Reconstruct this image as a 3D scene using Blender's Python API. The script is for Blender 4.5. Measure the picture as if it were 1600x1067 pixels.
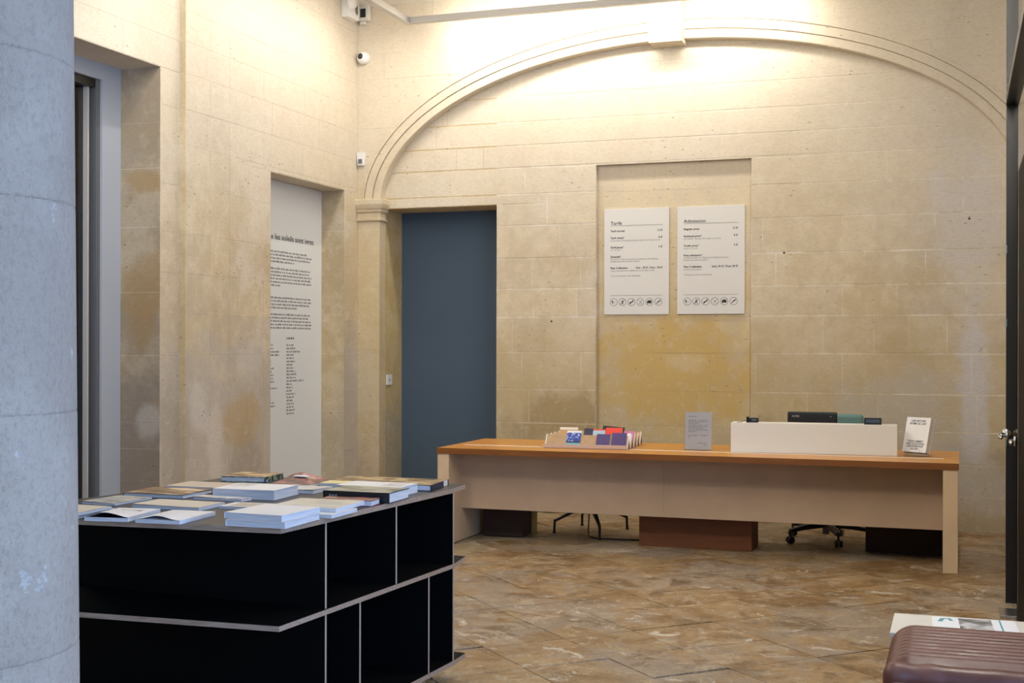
import bpy, bmesh, math, random
import numpy as np
from mathutils import Matrix, Vector

for o in list(bpy.data.objects):
    bpy.data.objects.remove(o)
SC = bpy.context.scene
COL = SC.collection
R = math.radians

# ------------------------------------------------------------------ camera, sky, lamps, exposure
cam_d = bpy.data.cameras.new('camera')
cam = bpy.data.objects.new('camera', cam_d)
COL.objects.link(cam)
cam_d.sensor_width = 36
cam_d.lens = 2004 * 36 / 1600
cam_d.shift_y = 5.9 / 1600
cam_d.clip_start = 0.05
_y, _r = R(19.25), R(-0.12)
_f = Vector((-math.sin(_y), math.cos(_y), 0)); _rt = Vector((math.cos(_y), math.sin(_y), 0)); _dn = Vector((0, 0, -1))
_rt, _dn = _rt * math.cos(_r) + _dn * math.sin(_r), _dn * math.cos(_r) - _rt * math.sin(_r)
cam.matrix_world = Matrix(((_rt.x, -_dn.x, -_f.x, 0), (_rt.y, -_dn.y, -_f.y, 0), (_rt.z, -_dn.z, -_f.z, 1.6), (0, 0, 0, 1)))
SC.camera = cam

world = bpy.data.worlds.new('world')
SC.world = world
world.use_nodes = True
bg = world.node_tree.nodes['Background']
bg.inputs['Color'].default_value = (0.34, 0.55, 1.0, 1)      # overcast courtyard sky
bg.inputs['Strength'].default_value = 6.3

WARM = (1.0, 0.93, 0.83)


def area(name, loc, direction, sx, sy, power, color=WARM, portal=False):
    d = bpy.data.lights.new(name, 'AREA')
    d.shape = 'RECTANGLE'; d.size = sx; d.size_y = sy; d.energy = power; d.color = color
    o = bpy.data.objects.new(name, d); COL.objects.link(o)
    z = -Vector(direction).normalized()
    x = Vector((1, 0, 0)) if abs(z.x) < 0.7 else Vector((0, 1, 0))
    y = z.cross(x).normalized(); x = y.cross(z).normalized()
    o.matrix_world = Matrix(((x.x, y.x, z.x, loc[0]), (x.y, y.y, z.y, loc[1]), (x.z, y.z, z.z, loc[2]), (0, 0, 0, 1)))
    if portal:
        d.cycles.is_portal = True
    return o


# LED strips of the suspended frame, plus added fill lamps (their housings are built further down)
area('led_back', (-3.0, 11.22, 4.66), (0, 0.9, -0.5), 3.4, 0.04, 36)
area('led_back_fill', (-3.0, 11.14, 4.64), (0, -0.35, -1), 3.6, 0.04, 26)
area('led_left', (-5.03, 10.0, 4.66), (-0.55, 0, -1), 0.04, 2.3, 21)
area('fill_left_inner', (-4.90, 7.6, 4.64), (0.5, 0.5, -1), 0.04, 6.0, 125)  # added inward fill lamp on the left bar
area('led_left_near', (-5.03, 7.8, 4.66), (-0.5, 0, -1), 0.04, 1.1, 11)
area('fill_front', (-2.4, 4.10, 4.64), (0, 0.8, -0.8), 3.8, 0.04, 50)  # added unseen lamp, fill for the desk front and floor
area('fill_right', (-0.05, 7.9, 4.64), (-0.4, 0.5, -1), 0.04, 6.0, 150)  # added unseen lamp on the right, soft fill for the room
# open courtyard doors in the right wall, beside the camera, let the sky in
area('courtyard_portal', (1.58, 1.4, 1.75), (-1, 0, 0), 5.4, 3.5, 1, (1, 1, 1), portal=True)

SC.view_settings.view_transform = 'Standard'
SC.view_settings.look = 'None'
SC.view_settings.gamma = 1
SC.view_settings.exposure = 0.10
SC.view_settings.use_curve_mapping = False
SC.cycles.use_denoising = True
SC.cycles.max_bounces = 10
SC.cycles.diffuse_bounces = 6
SC.cycles.sample_clamp_indirect = 8

# ------------------------------------------------------------------ materials
class NT:
    def __init__(s, name):
        s.m = bpy.data.materials.new(name); s.m.use_nodes = True
        s.t = s.m.node_tree; s.b = s.t.nodes['Principled BSDF']
    def n(s, kind, **kw):
        nd = s.t.nodes.new(kind)
        for k, v in kw.items():
            if k.startswith('i_'):
                key = k[2:]; key = int(key) if key.isdigit() else key
                s.put(nd.inputs[key], v)
            else:
                setattr(nd, k, v)
        return nd
    def put(s, inp, v):
        if isinstance(v, bpy.types.NodeSocket): s.t.links.new(v, inp)
        elif isinstance(v, tuple) and inp.type == 'RGBA' and len(v) == 3: inp.default_value = (*v, 1)
        else: inp.default_value = v
    def math(s, op, a, b=0.0, c=0.0, clamp=False):
        return s.n('ShaderNodeMath', operation=op, i_0=a, i_1=b, i_2=c, use_clamp=clamp).outputs[0]
    def vmath(s, op, a, b):
        nd = s.n('ShaderNodeVectorMath', operation=op, i_0=a, i_1=b)
        return nd.outputs['Value'] if op in ('LENGTH', 'DOT_PRODUCT') else nd.outputs[0]
    def noise(s, v, scale, detail=4.0, rough=0.55, dist=0.0):
        return s.n('ShaderNodeTexNoise', i_Vector=v, i_Scale=scale, i_Detail=detail, i_Roughness=rough, i_Distortion=dist).outputs['Fac']
    def mr(s, v, a, b, c=0.0, d=1.0, smooth=True):
        nd = s.n('ShaderNodeMapRange', i_0=v, i_1=a, i_2=b, i_3=c, i_4=d)
        if smooth: nd.interpolation_type = 'SMOOTHSTEP'
        return nd.outputs[0]
    def mix(s, f, a, b, mode='MIX'):
        nd = s.n('ShaderNodeMix', data_type='RGBA', blend_type=mode)
        s.put(nd.inputs[0], f); s.put(nd.inputs[6], a); s.put(nd.inputs[7], b)
        return nd.outputs[2]
    def pos(s): return s.n('ShaderNodeNewGeometry').outputs['Position']
    def obj(s): return s.n('ShaderNodeTexCoord').outputs['Object']
    def rnd(s): return s.n('ShaderNodeObjectInfo').outputs['Random']
    def out(s, col=None, rough=None, bump=None, bstr=0.2, bdist=0.01, **kw):
        if col is not None: s.put(s.b.inputs['Base Color'], col)
        if rough is not None: s.put(s.b.inputs['Roughness'], rough)
        for k, v in kw.items(): s.put(s.b.inputs[k.replace('_', ' ')], v)
        if bump is not None:
            bn = s.n('ShaderNodeBump', i_Strength=bstr, i_Distance=bdist, i_Height=bump)
            s.t.links.new(bn.outputs[0], s.b.inputs['Normal'])
        return s.m


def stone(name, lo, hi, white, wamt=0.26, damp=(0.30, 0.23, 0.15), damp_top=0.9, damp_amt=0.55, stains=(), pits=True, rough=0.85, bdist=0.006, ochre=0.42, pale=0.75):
    t = NT(name); p = t.pos(); r = t.rnd()
    n1 = t.noise(p, 1.1, 6, 0.6); n2 = t.noise(p, 7, 5, 0.6); n3 = t.noise(p, 60, 3, 0.6)
    base = t.mr(t.math('ADD', t.math('MULTIPLY', n1, 0.5), t.math('MULTIPLY', n2, 0.5)), 0.42, 0.58)
    c = t.mix(base, lo, hi)
    c = t.mix(t.mr(t.noise(t.vmath('MULTIPLY', p, (1.0, 1.0, 0.6)), 3.1, 7, 0.7), 0.50, 0.62, 0, 0.22), c, tuple(x * k for x, k in zip(lo, (0.86, 0.80, 0.66))))
    val = t.mr(r, 0, 1, 0.93, 1.04, False)
    c = t.mix(1.0, c, t.n('ShaderNodeCombineColor', i_0=val, i_1=val, i_2=t.math('MULTIPLY', val, t.mr(r, 0, 1, 1.03, 0.96, False))).outputs[0], 'MULTIPLY')
    w = t.mr(t.noise(t.vmath('ADD', p, (7.3, 2.1, 4.4)), 0.9, 8, 0.68), 0.51, 0.60)
    c = t.mix(t.math('MULTIPLY', w, wamt), c, white)
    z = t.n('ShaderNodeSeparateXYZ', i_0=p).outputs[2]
    # lamp glare and bounce light painted in: paler upward, ochre and dirtier downward
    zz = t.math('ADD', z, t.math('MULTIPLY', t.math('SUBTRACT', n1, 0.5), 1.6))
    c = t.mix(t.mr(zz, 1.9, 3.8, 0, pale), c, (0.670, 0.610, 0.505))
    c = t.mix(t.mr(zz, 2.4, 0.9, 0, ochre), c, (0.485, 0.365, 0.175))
    if damp_amt > 0:
        dn = t.math('ADD', t.mr(z, damp_top + 0.35, damp_top - 0.6, 0, 1, False), t.math('MULTIPLY', t.math('SUBTRACT', t.noise(p, 2.6, 6, 0.65), 0.5), 2.2))
        c = t.mix(t.math('MULTIPLY', t.mr(dn, 0.25, 0.9), damp_amt), c, damp)
    for (ctr, rad, colr, amt) in stains:
        v = t.vmath('DIVIDE', t.vmath('SUBTRACT', p, ctr), rad)
        d = t.math('ADD', t.vmath('LENGTH', v, (0, 0, 0)), t.math('MULTIPLY', t.math('SUBTRACT', t.noise(p, 3.4, 7, 0.65), 0.5), 2.0))
        c = t.mix(t.math('MULTIPLY', t.mr(d, 1.05, 0.45), amt), c, colr)
    if pits:
        vo = t.n('ShaderNodeTexVoronoi', i_Vector=t.vmath('MULTIPLY', p, (1, 1, 2.2)), i_Scale=9.0).outputs['Distance']
        pm = t.math('MULTIPLY', t.mr(vo, 0.16, 0.07), t.mr(t.noise(p, 2.0, 3), 0.50, 0.58))
        c = t.mix(t.math('MULTIPLY', pm, 0.75), c, tuple(x * 0.45 for x in lo))
    c = t.mix(t.mr(t.noise(t.vmath('MULTIPLY', p, (1, 1, 3.0)), 26, 6, 0.75), 0.46, 0.62, 0, 0.22), c, tuple(x * 0.70 for x in lo))
    c = t.mix(t.mr(t.noise(t.vmath('ADD', p, (9, 1, 5)), 11, 7, 0.75, 0.6), 0.52, 0.64, 0, 0.16), c, tuple(min(0.8, x * 1.10) for x in white))
    b = t.math('ADD', t.math('MULTIPLY', n2, 0.7), t.math('MULTIPLY', n3, 0.3))
    return t.out(c, rough, b, 0.8, bdist)


LIME = (0.665, 0.575, 0.425); LIME2 = (0.580, 0.485, 0.330); WHITE = (0.70, 0.645, 0.54)
OCHRE = (0.56, 0.385, 0.125)
M = {}
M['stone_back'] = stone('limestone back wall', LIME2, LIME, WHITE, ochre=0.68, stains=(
    ((-3.62, 11.74, 0.90), (0.55, 0.6, 0.30), (0.36, 0.255, 0.11), 0.75),
    ((0.05, 11.74, 2.70), (0.40, 0.6, 0.75), (0.64, 0.61, 0.58), 0.7),
    ((0.12, 11.74, 1.25), (0.16, 0.6, 0.95), (0.62, 0.60, 0.60), 0.8),
    ((-0.55, 11.74, 0.95), (0.75, 0.6, 0.55), (0.52, 0.47, 0.40), 0.65),
    ((0.10, 11.74, 0.42), (0.5, 0.6, 0.35), (0.45, 0.41, 0.35), 0.6)))
M['stone_niche'] = stone('limestone niche', LIME2, (0.655, 0.52, 0.30), WHITE, 0.3, damp_amt=0.2, stains=(
    ((-2.50, 11.80, 1.35), (0.95, 0.6, 0.62), OCHRE, 0.9),
    ((-2.45, 11.80, 1.45), (0.26, 0.6, 0.12), (0.62, 0.50, 0.30), 0.6)))
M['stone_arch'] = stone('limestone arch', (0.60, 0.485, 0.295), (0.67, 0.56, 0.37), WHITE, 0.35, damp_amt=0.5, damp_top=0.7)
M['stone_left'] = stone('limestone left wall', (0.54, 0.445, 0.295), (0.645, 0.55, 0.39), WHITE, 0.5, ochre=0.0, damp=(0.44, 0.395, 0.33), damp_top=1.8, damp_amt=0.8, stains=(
    ((-5.7, 8.8, 1.15), (0.6, 0.18, 0.25), (0.60, 0.56, 0.50), 0.6), ((-5.7, 9.6, 1.45), (0.6, 0.25, 0.2), (0.58, 0.54, 0.48), 0.55),
    ((-5.75, 8.50, 0.75), (0.6, 0.22, 0.8), (0.36, 0.31, 0.25), 0.6), ((-5.7, 9.55, 0.55), (0.6, 0.3, 0.5), (0.33, 0.27, 0.20), 0.6),
    ((-5.7, 9.45, 0.95), (0.6, 0.42, 0.28), (0.45, 0.31, 0.13), 0.6),
    ((-5.7, 9.05, 0.75), (0.6, 0.14, 0.5), (0.64, 0.58, 0.50), 0.6)))
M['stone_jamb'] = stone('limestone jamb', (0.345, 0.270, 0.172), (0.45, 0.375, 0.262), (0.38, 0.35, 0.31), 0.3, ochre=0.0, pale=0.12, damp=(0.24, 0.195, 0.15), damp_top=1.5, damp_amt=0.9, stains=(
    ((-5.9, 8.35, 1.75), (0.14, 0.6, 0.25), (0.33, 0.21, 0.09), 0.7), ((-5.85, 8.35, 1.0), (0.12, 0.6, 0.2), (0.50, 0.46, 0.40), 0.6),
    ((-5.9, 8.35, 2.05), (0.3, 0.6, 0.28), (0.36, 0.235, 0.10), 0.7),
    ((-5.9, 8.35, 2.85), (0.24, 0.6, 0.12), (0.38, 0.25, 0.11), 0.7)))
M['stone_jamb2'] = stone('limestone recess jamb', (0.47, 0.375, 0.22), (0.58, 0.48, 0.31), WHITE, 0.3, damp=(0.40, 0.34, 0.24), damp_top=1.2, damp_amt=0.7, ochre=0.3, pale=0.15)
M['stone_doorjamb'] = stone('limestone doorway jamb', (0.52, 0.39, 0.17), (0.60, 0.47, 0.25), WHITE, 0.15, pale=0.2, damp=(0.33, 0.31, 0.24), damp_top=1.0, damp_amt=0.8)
M['mortar'] = stone('lime mortar', (0.58, 0.485, 0.33), (0.80, 0.74, 0.62), (0.86, 0.83, 0.77), 0.9, damp_amt=0.4, pits=False)
M['mortar_dark'] = stone('old joint', (0.42, 0.32, 0.17), (0.60, 0.49, 0.30), WHITE, 0.3, damp_amt=0.4, pits=False)


def plain(name, col, rough=0.5, metal=0.0, bump=None, var=0.0, vscale=6.0, coat=0.0, spec=0.5, trans=0.0):
    if name in M: return M[name]
    t = NT(name); c = col
    if var:
        n = t.noise(t.obj(), vscale, 5, 0.6)
        c = t.mix(t.mr(n, 0.3, 0.7), tuple(x * (1 - var) for x in col), tuple(min(1, x * (1 + var)) for x in col))
    h = None
    if bump: h = t.noise(t.obj(), bump[0], 4, 0.6)
    m = t.out(c, rough, h, bump[1] if bump else 0.2, 0.004, Metallic=metal)
    t.b.inputs['Specular IOR Level'].default_value = spec
    if coat: t.b.inputs['Coat Weight'].default_value = coat
    if trans: t.b.inputs['Transmission Weight'].default_value = trans
    M[name] = m
    return m


def wood(name, a, b, axis=0, scale=3.0, rough=0.4, stretch=14.0, coat=0.0):
    t = NT(name); sv = [stretch] * 3; sv[axis] = 1.0
    p = t.vmath('MULTIPLY', t.obj(), tuple(sv))
    n = t.noise(p, scale, 6, 0.6, 0.6); n2 = t.noise(t.obj(), 1.2, 3)
    c = t.mix(t.mr(t.math('ADD', t.math('MULTIPLY', n, 0.75), t.math('MULTIPLY', n2, 0.25)), 0.35, 0.65), a, b)
    m = t.out(c, rough, n, 0.08, 0.002)
    if coat: t.b.inputs['Coat Weight'].default_value = coat
    M[name] = m
    return m


def print_mat(name, cols, scale=8.0, rough=0.35, stretch=(1, 1, 1)):
    """printed cover: patches of a few inks"""
    t = NT(name)
    n = t.noise(t.vmath('MULTIPLY', t.obj(), stretch), scale, 3, 0.5, 0.8)
    cr = t.n('ShaderNodeValToRGB', i_0=t.mr(n, 0.37, 0.63, 0, 1, False))
    el = cr.color_ramp.elements
    while len(el) < len(cols): el.new(0.5)
    for i, c in enumerate(cols):
        el[i].position = i / max(1, len(cols) - 1); el[i].color = (*c, 1)
    m = t.out(cr.outputs[0], rough)
    M[name] = m
    return m


# flagstone floor
def floor_mat():
    t = NT('flagstone'); p = t.pos(); r = t.rnd()
    off = t.n('ShaderNodeCombineXYZ', i_0=t.math('MULTIPLY', r, 37.0), i_1=t.math('MULTIPLY', r, 91.0), i_2=0.0).outputs[0]
    q = t.vmath('ADD', p, off)                                     # each slab has its own veins
    n0 = t.noise(p, 0.9, 6, 0.65); n1 = t.noise(q, 2.2, 8, 0.68, 0.8); n2 = t.noise(p, 7, 7, 0.72, 0.6); n3 = t.noise(p, 46, 4, 0.65)
    c = t.mix(t.mr(n1, 0.38, 0.60), (0.235, 0.130, 0.045), (0.365, 0.240, 0.115))
    c = t.mix(t.mr(t.math('ADD', n0, t.math('MULTIPLY', n2, 0.35)), 0.64, 0.74, 0, 0.8), c, (0.30, 0.245, 0.19))
    c = t.mix(t.mr(t.noise(t.vmath('ADD', p, (3, 8, 1)), 3.0, 8, 0.74, 0.5), 0.51, 0.61, 0, 0.75), c, (0.125, 0.068, 0.022))
    c = t.mix(t.mr(t.noise(t.vmath('ADD', p, (13, 5, 2)), 4.2, 9, 0.78, 1.6), 0.535, 0.585, 0, 0.7), c, (0.45, 0.355, 0.235))
    c = t.mix(t.mr(t.noise(t.vmath('ADD', p, (1, 15, 9)), 2.4, 9, 0.8, 2.2), 0.585, 0.605, 0, 0.9), c, (0.60, 0.54, 0.44))
    c = t.mix(t.mr(n3, 0.3, 0.68, 0, 0.35), c, (0.13, 0.08, 0.035))
    val = t.mr(r, 0, 1, 0.92, 1.06, False)
    c = t.mix(1.0, c, t.n('ShaderNodeCombineColor', i_0=val, i_1=val, i_2=val).outputs[0], 'MULTIPLY')
    rg = t.mr(n2, 0.3, 0.7, 0.34, 0.60)
    h = t.math('ADD', t.math('MULTIPLY', n1, 0.35), t.math('ADD', t.math('MULTIPLY', n2, 0.5), t.math('MULTIPLY', n3, 0.15)))
    return t.out(c, rg, h, 0.7, 0.014)


M['flag'] = floor_mat()
M['flag_joint'] = stone('floor joint', (0.085, 0.060, 0.038), (0.25, 0.19, 0.13), (0.46, 0.41, 0.35), 0.7, damp_amt=0, pits=False)


def concrete_col():
    t = NT('grey column stone'); p = t.pos()
    n1 = t.noise(p, 2.2, 6, 0.6); n2 = t.noise(p, 14, 5, 0.6); n3 = t.noise(t.vmath('MULTIPLY', p, (1, 1, 0.8)), 85, 3, 0.7)
    c = t.mix(t.mr(n1, 0.35, 0.65), (0.300, 0.228, 0.165), (0.375, 0.295, 0.220))
    c = t.mix(t.mr(n2, 0.5, 0.7, 0, 0.35), c, (0.31, 0.235, 0.165))
    c = t.mix(t.mr(t.noise(t.vmath('ADD', p, (4, 4, 4)), 9, 6, 0.7), 0.64, 0.67, 0, 0.4), c, (0.50, 0.47, 0.43))
    c = t.mix(t.mr(n3, 0.48, 0.66, 0, 0.32), c, (0.19, 0.15, 0.12))
    h = t.math('ADD', t.math('MULTIPLY', n2, 0.35), t.math('MULTIPLY', n3, 0.65))
    return t.out(c, 0.9, h, 1.0, 0.010)


M['column'] = concrete_col()
plain('plaster', (0.78, 0.76, 0.72), 0.9, bump=(30, 0.1))
plain('white_frame', (0.40, 0.435, 0.48), 0.6, bump=(20, 0.05))
plain('blue_wall', (0.060, 0.095, 0.140), 0.8, bump=(40, 0.06))
plain('white_board', (0.70, 0.695, 0.665), 0.55)
plain('panel_white', (0.74, 0.765, 0.755), 0.6)
plain('ink', (0.02, 0.02, 0.022), 0.6)
plain('grey_ink', (0.22, 0.22, 0.22), 0.6)
plain('soft_ink', (0.30, 0.28, 0.27), 0.6)
plain('white_plastic', (0.78, 0.78, 0.76), 0.4)
plain('off_white_plastic', (0.72, 0.70, 0.62), 0.4)
plain('black_plastic', (0.012, 0.012, 0.013), 0.35)
plain('dark_glassy', (0.03, 0.035, 0.033), 0.12)
plain('alu', (0.58, 0.565, 0.53), 0.45, 0.3)
plain('steel', (0.55, 0.55, 0.54), 0.25, 1.0)
plain('dark_steel', (0.016, 0.015, 0.013), 0.38, 0.3)
plain('black_metal', (0.015, 0.015, 0.016), 0.3, 0.5)
plain('grey_steel', (0.16, 0.17, 0.18), 0.4, 0.4)
plain('laminate', (0.0028, 0.0028, 0.0030), 0.6, spec=0.08)
plain('laminate_top', (0.020, 0.019, 0.020), 0.38, var=0.1, spec=0.35)
wood('ply_edge', (0.27, 0.185, 0.125), (0.42, 0.315, 0.235), 0, 5, 0.6, 30)
plain('ply_edge_plain', (0.40, 0.31, 0.24), 0.6, var=0.1)
wood('oak', (0.50, 0.21, 0.030), (0.62, 0.29, 0.055), 0, 4.0, 0.33, 16)
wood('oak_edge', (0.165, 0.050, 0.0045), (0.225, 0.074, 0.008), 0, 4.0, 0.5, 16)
plain('inlay', (0.80, 0.76, 0.68), 0.4)
plain('desk_panel', (0.50, 0.345, 0.215), 0.75, var=0.06, vscale=2.5, bump=(25, 0.06))
plain('desk_leg', (0.58, 0.42, 0.255), 0.75, var=0.05, vscale=4, bump=(25, 0.06))
wood('box_brown', (0.15, 0.043, 0.008), (0.19, 0.058, 0.012), 0, 3, 0.7, 12)
wood('box_dark', (0.030, 0.011, 0.004), (0.042, 0.016, 0.006), 0, 3, 0.8, 12)
plain('box_edge', (0.42, 0.27, 0.08), 0.6)
plain('riser', (0.72, 0.695, 0.635), 0.5)
plain('teal_fabric', (0.13, 0.24, 0.235), 0.9, bump=(120, 0.3))
plain('paper', (0.80, 0.79, 0.77), 0.7)
plain('pinkish_paper', (0.82, 0.715, 0.65), 0.7)
plain('kraft', (0.47, 0.31, 0.165), 0.75, var=0.08, vscale=20)
plain('kraft_lip', (0.56, 0.40, 0.31), 0.7)
plain('rack_edge', (0.75, 0.70, 0.62), 0.6)
plain('cream', (0.70, 0.66, 0.56), 0.45)


def glass_mat(name, tint=(0.93, 0.97, 0.96), rough=0.02):
    t = NT(name)
    g = t.n('ShaderNodeBsdfGlossy', i_Color=(1, 1, 1, 1), i_Roughness=rough)
    tr = t.n('ShaderNodeBsdfTransparent', i_Color=(*tint, 1))
    fr = t.n('ShaderNodeFresnel', i_IOR=1.5)
    mx = t.n('ShaderNodeMixShader', i_0=fr.outputs[0], i_1=tr.outputs[0], i_2=g.outputs[0])
    t.t.links.new(mx.outputs[0], t.t.nodes['Material Output'].inputs['Surface'])
    M[name] = t.m
    return t.m


glass_mat('pane_glass', (0.80, 0.82, 0.80))
glass_mat('dark_pane', (0.10, 0.12, 0.13))
glass_mat('acrylic', (0.97, 0.98, 0.98))


def page_mat():
    t = NT('page_edges'); p = t.vmath('MULTIPLY', t.obj(), (3, 3, 260))
    n = t.noise(p, 2.5, 3, 0.6)
    t.out(t.mix(t.mr(n, 0.3, 0.7), (0.48, 0.49, 0.51), (0.72, 0.72, 0.73)), 0.8)
    M['pages'] = t.m


page_mat()


def leather_mat():
    t = NT('brown_leather'); p = t.obj()
    n = t.noise(p, 9, 5, 0.6); n2 = t.noise(p, 160, 3, 0.6)
    t.out(t.mix(t.mr(n, 0.3, 0.7), (0.105, 0.034, 0.022), (0.155, 0.055, 0.036)), t.mr(n, 0.3, 0.7, 0.33, 0.5), n2, 0.15, 0.002)
    M['leather'] = t.m


leather_mat()

# ------------------------------------------------------------------ object helpers
def tag(o, label=None, cat=None, group=None, kind=None):
    if label: o['label'] = label
    if cat: o['category'] = cat
    if group: o['group'] = group
    if kind: o['kind'] = kind
    return o


def thing(name, loc, label, cat, rotz=0.0, group=None):
    o = bpy.data.objects.new(name, None); COL.objects.link(o)
    o.location = loc; o.rotation_euler = (0, 0, rotz); o.empty_display_size = 0.1
    return tag(o, label, cat, group)


def link_mesh(name, me, parent=None, smooth=False):
    o = bpy.data.objects.new(name, me); COL.objects.link(o)
    if parent is not None: o.parent = parent
    if smooth:
        for p in me.polygons: p.use_smooth = True
    return o


class MB:
    """collects shapes with materials into one mesh"""
    def __init__(s): s.v = []; s.f = []; s.mi = []; s.mats = []
    def mid(s, m):
        m = M[m] if isinstance(m, str) else m
        if m not in s.mats: s.mats.append(m)
        return s.mats.index(m)
    def add(s, vs, fs, m, X=None):
        k = len(s.v); i = s.mid(m)
        for v in vs:
            v = Vector(v)
            s.v.append(tuple(X @ v) if X is not None else tuple(v))
        for f in fs: s.f.append([q + k for q in f]); s.mi.append(i)
        return s
    def box(s, a, b, m, X=None, mats=None):
        (x0, y0, z0), (x1, y1, z1) = a, b
        vs = [(x0, y0, z0), (x1, y0, z0), (x1, y1, z0), (x0, y1, z0), (x0, y0, z1), (x1, y0, z1), (x1, y1, z1), (x0, y1, z1)]
        fs = [(0, 3, 2, 1), (4, 5, 6, 7), (0, 1, 5, 4), (1, 2, 6, 5), (2, 3, 7, 6), (3, 0, 4, 7)]
        if mats:  # (bottom, top, near, right, far, left)
            for f, mm in zip(fs, mats): s.add([vs[q] for q in f], [(0, 1, 2, 3)], mm, X)
            return s
        return s.add(vs, fs, m, X)
    def cbox(s, a, b, m, c=0.003, X=None):
        """box with chamfered edges"""
        bm = bmesh.new()
        ctr = [(p + q) / 2 for p, q in zip(a, b)]; sz = [abs(q - p) for p, q in zip(a, b)]
        bmesh.ops.create_cube(bm, size=1, matrix=Matrix.Translation(ctr) @ Matrix.Diagonal((*sz, 1)))
        bmesh.ops.bevel(bm, geom=bm.edges[:], offset=c, segments=2, profile=0.5, affect='EDGES')
        return s.bm(bm, m, X)
    def bm(s, bm, m, X=None):
        bm.verts.ensure_lookup_table(); bm.verts.index_update()
        s.add([v.co[:] for v in bm.verts], [[v.index for v in f.verts] for f in bm.faces], m, X)
        bm.free(); return s
    def prism(s, poly, z0, z1, m, side=None, X=None):
        n = len(poly)
        vs = [(x, y, z0) for x, y in poly] + [(x, y, z1) for x, y in poly]
        s.add(vs, [list(range(n))[::-1], list(range(n, 2 * n))], m, X)
        s.add(vs, [(i, (i + 1) % n, (i + 1) % n + n, i + n) for i in range(n)], side or m, X)
        return s
    def cyl(s, a, b, r0, m, r1=None, n=16, X=None):
        a, b = Vector(a), Vector(b); r1 = r0 if r1 is None else r1
        d = (b - a).normalized(); u = d.orthogonal().normalized(); w = d.cross(u)
        vs = []
        for p, r in ((a, r0), (b, r1)):
            for i in range(n):
                t = 2 * math.pi * i / n
                vs.append(p + u * (r * math.cos(t)) + w * (r * math.sin(t)))
        fs = [(i, (i + 1) % n, (i + 1) % n + n, i + n) for i in range(n)] + [list(range(n))[::-1], list(range(n, 2 * n))]
        return s.add(vs, fs, m, X)
    def lathe(s, prof, m, n=32, X=None):
        vs = []; k = len(prof)
        for i in range(n):
            t = 2 * math.pi * i / n
            for r, z in prof: vs.append((r * math.cos(t), r * math.sin(t), z))
        fs = [(i * k + j, ((i + 1) % n) * k + j, ((i + 1) % n) * k + j + 1, i * k + j + 1) for i in range(n) for j in range(k - 1)]
        return s.add(vs, fs, m, X)
    def tube(s, pts, r, m, n=10, X=None):
        pts = [Vector(p) for p in pts]; vs = []; k = len(pts)
        for i, p in enumerate(pts):
            d = (pts[min(i + 1, k - 1)] - pts[max(i - 1, 0)]).normalized()
            u = d.cross(Vector((0.3, 0.2, 1))).normalized(); w = d.cross(u)
            for j in range(n):
                t = 2 * math.pi * j / n
                vs.append(p + u * (r * math.cos(t)) + w * (r * math.sin(t)))
        fs = [(i * n + j, i * n + (j + 1) % n, (i + 1) * n + (j + 1) % n, (i + 1) * n + j) for i in range(k - 1) for j in range(n)]
        fs += [list(range(n))[::-1], list(range((k - 1) * n, k * n))]
        return s.add(vs, fs, m, X)
    def build(s, name, parent=None, smooth=False, kind=None):
        me = bpy.data.meshes.new(name)
        me.from_pydata(s.v, [], s.f)
        for m in s.mats: me.materials.append(m)
        for p, i in zip(me.polygons, s.mi): p.material_index = i
        me.validate(); me.update()
        o = link_mesh(name, me, parent, smooth)
        if kind: o['kind'] = kind
        return o


def auto_smooth(o, ang=40):
    me = o.data
    for p in me.polygons: p.use_smooth = True
    bm = bmesh.new(); bm.from_mesh(me)
    bmesh.ops.remove_doubles(bm, verts=bm.verts, dist=1e-5)
    for e in bm.edges:
        if len(e.link_faces) == 2 and e.calc_face_angle(0) > R(ang): e.smooth = False
    bm.to_mesh(me); bm.free()
    return o


def spline(pts, n=8):
    P = [Vector(p) for p in pts]; out = []
    for i in range(len(P) - 1):
        p0, p1, p2, p3 = P[max(i - 1, 0)], P[i], P[i + 1], P[min(i + 2, len(P) - 1)]
        for k in range(n):
            t = k / n
            out.append(0.5 * ((2 * p1) + (p2 - p0) * t + (2 * p0 - 5 * p1 + 4 * p2 - p3) * t * t + (3 * p1 - p0 - 3 * p2 + p3) * t ** 3))
    return out + [P[-1]]


def text_part(name, s, size, X, m, parent, align='LEFT', width=None, bold=0.0, sx=1.0, extr=0.0004):
    """lettering as real, very thin geometry; X maps text x,y,z to the parent's space"""
    cu = bpy.data.curves.new('lettering', 'FONT')
    cu.body = s; cu.size = size; cu.align_x = align; cu.extrude = extr; cu.offset = bold; cu.resolution_u = 2
    ob = bpy.data.objects.new('lettering', cu); COL.objects.link(ob)
    me = bpy.data.meshes.new_from_object(ob)
    bpy.data.objects.remove(ob)
    S = Matrix.Diagonal((sx, 1, 1, 1))
    if width and len(me.vertices):
        xs = [v.co.x for v in me.vertices]; S = Matrix.Diagonal((width / (max(xs) - min(xs)), 1, 1, 1))
    me.transform(X @ S); me.materials.clear(); me.materials.append(M[m] if isinstance(m, str) else m)
    return link_mesh(name, me, parent)


def frame(o, x, y, z):
    x, y, z = Vector(x), Vector(y), Vector(z)
    return Matrix(((x.x, y.x, z.x, o[0]), (x.y, y.y, z.y, o[1]), (x.z, y.z, z.z, o[2]), (0, 0, 0, 1)))


FRONT = lambda o: frame(o, (1, 0, 0), (0, 0, 1), (0, -1, 0))      # text on a face that looks towards -Y
LEFTW = lambda o: frame(o, (0, 1, 0), (0, 0, 1), (1, 0, 0))       # text on a face that looks towards +X

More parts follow.
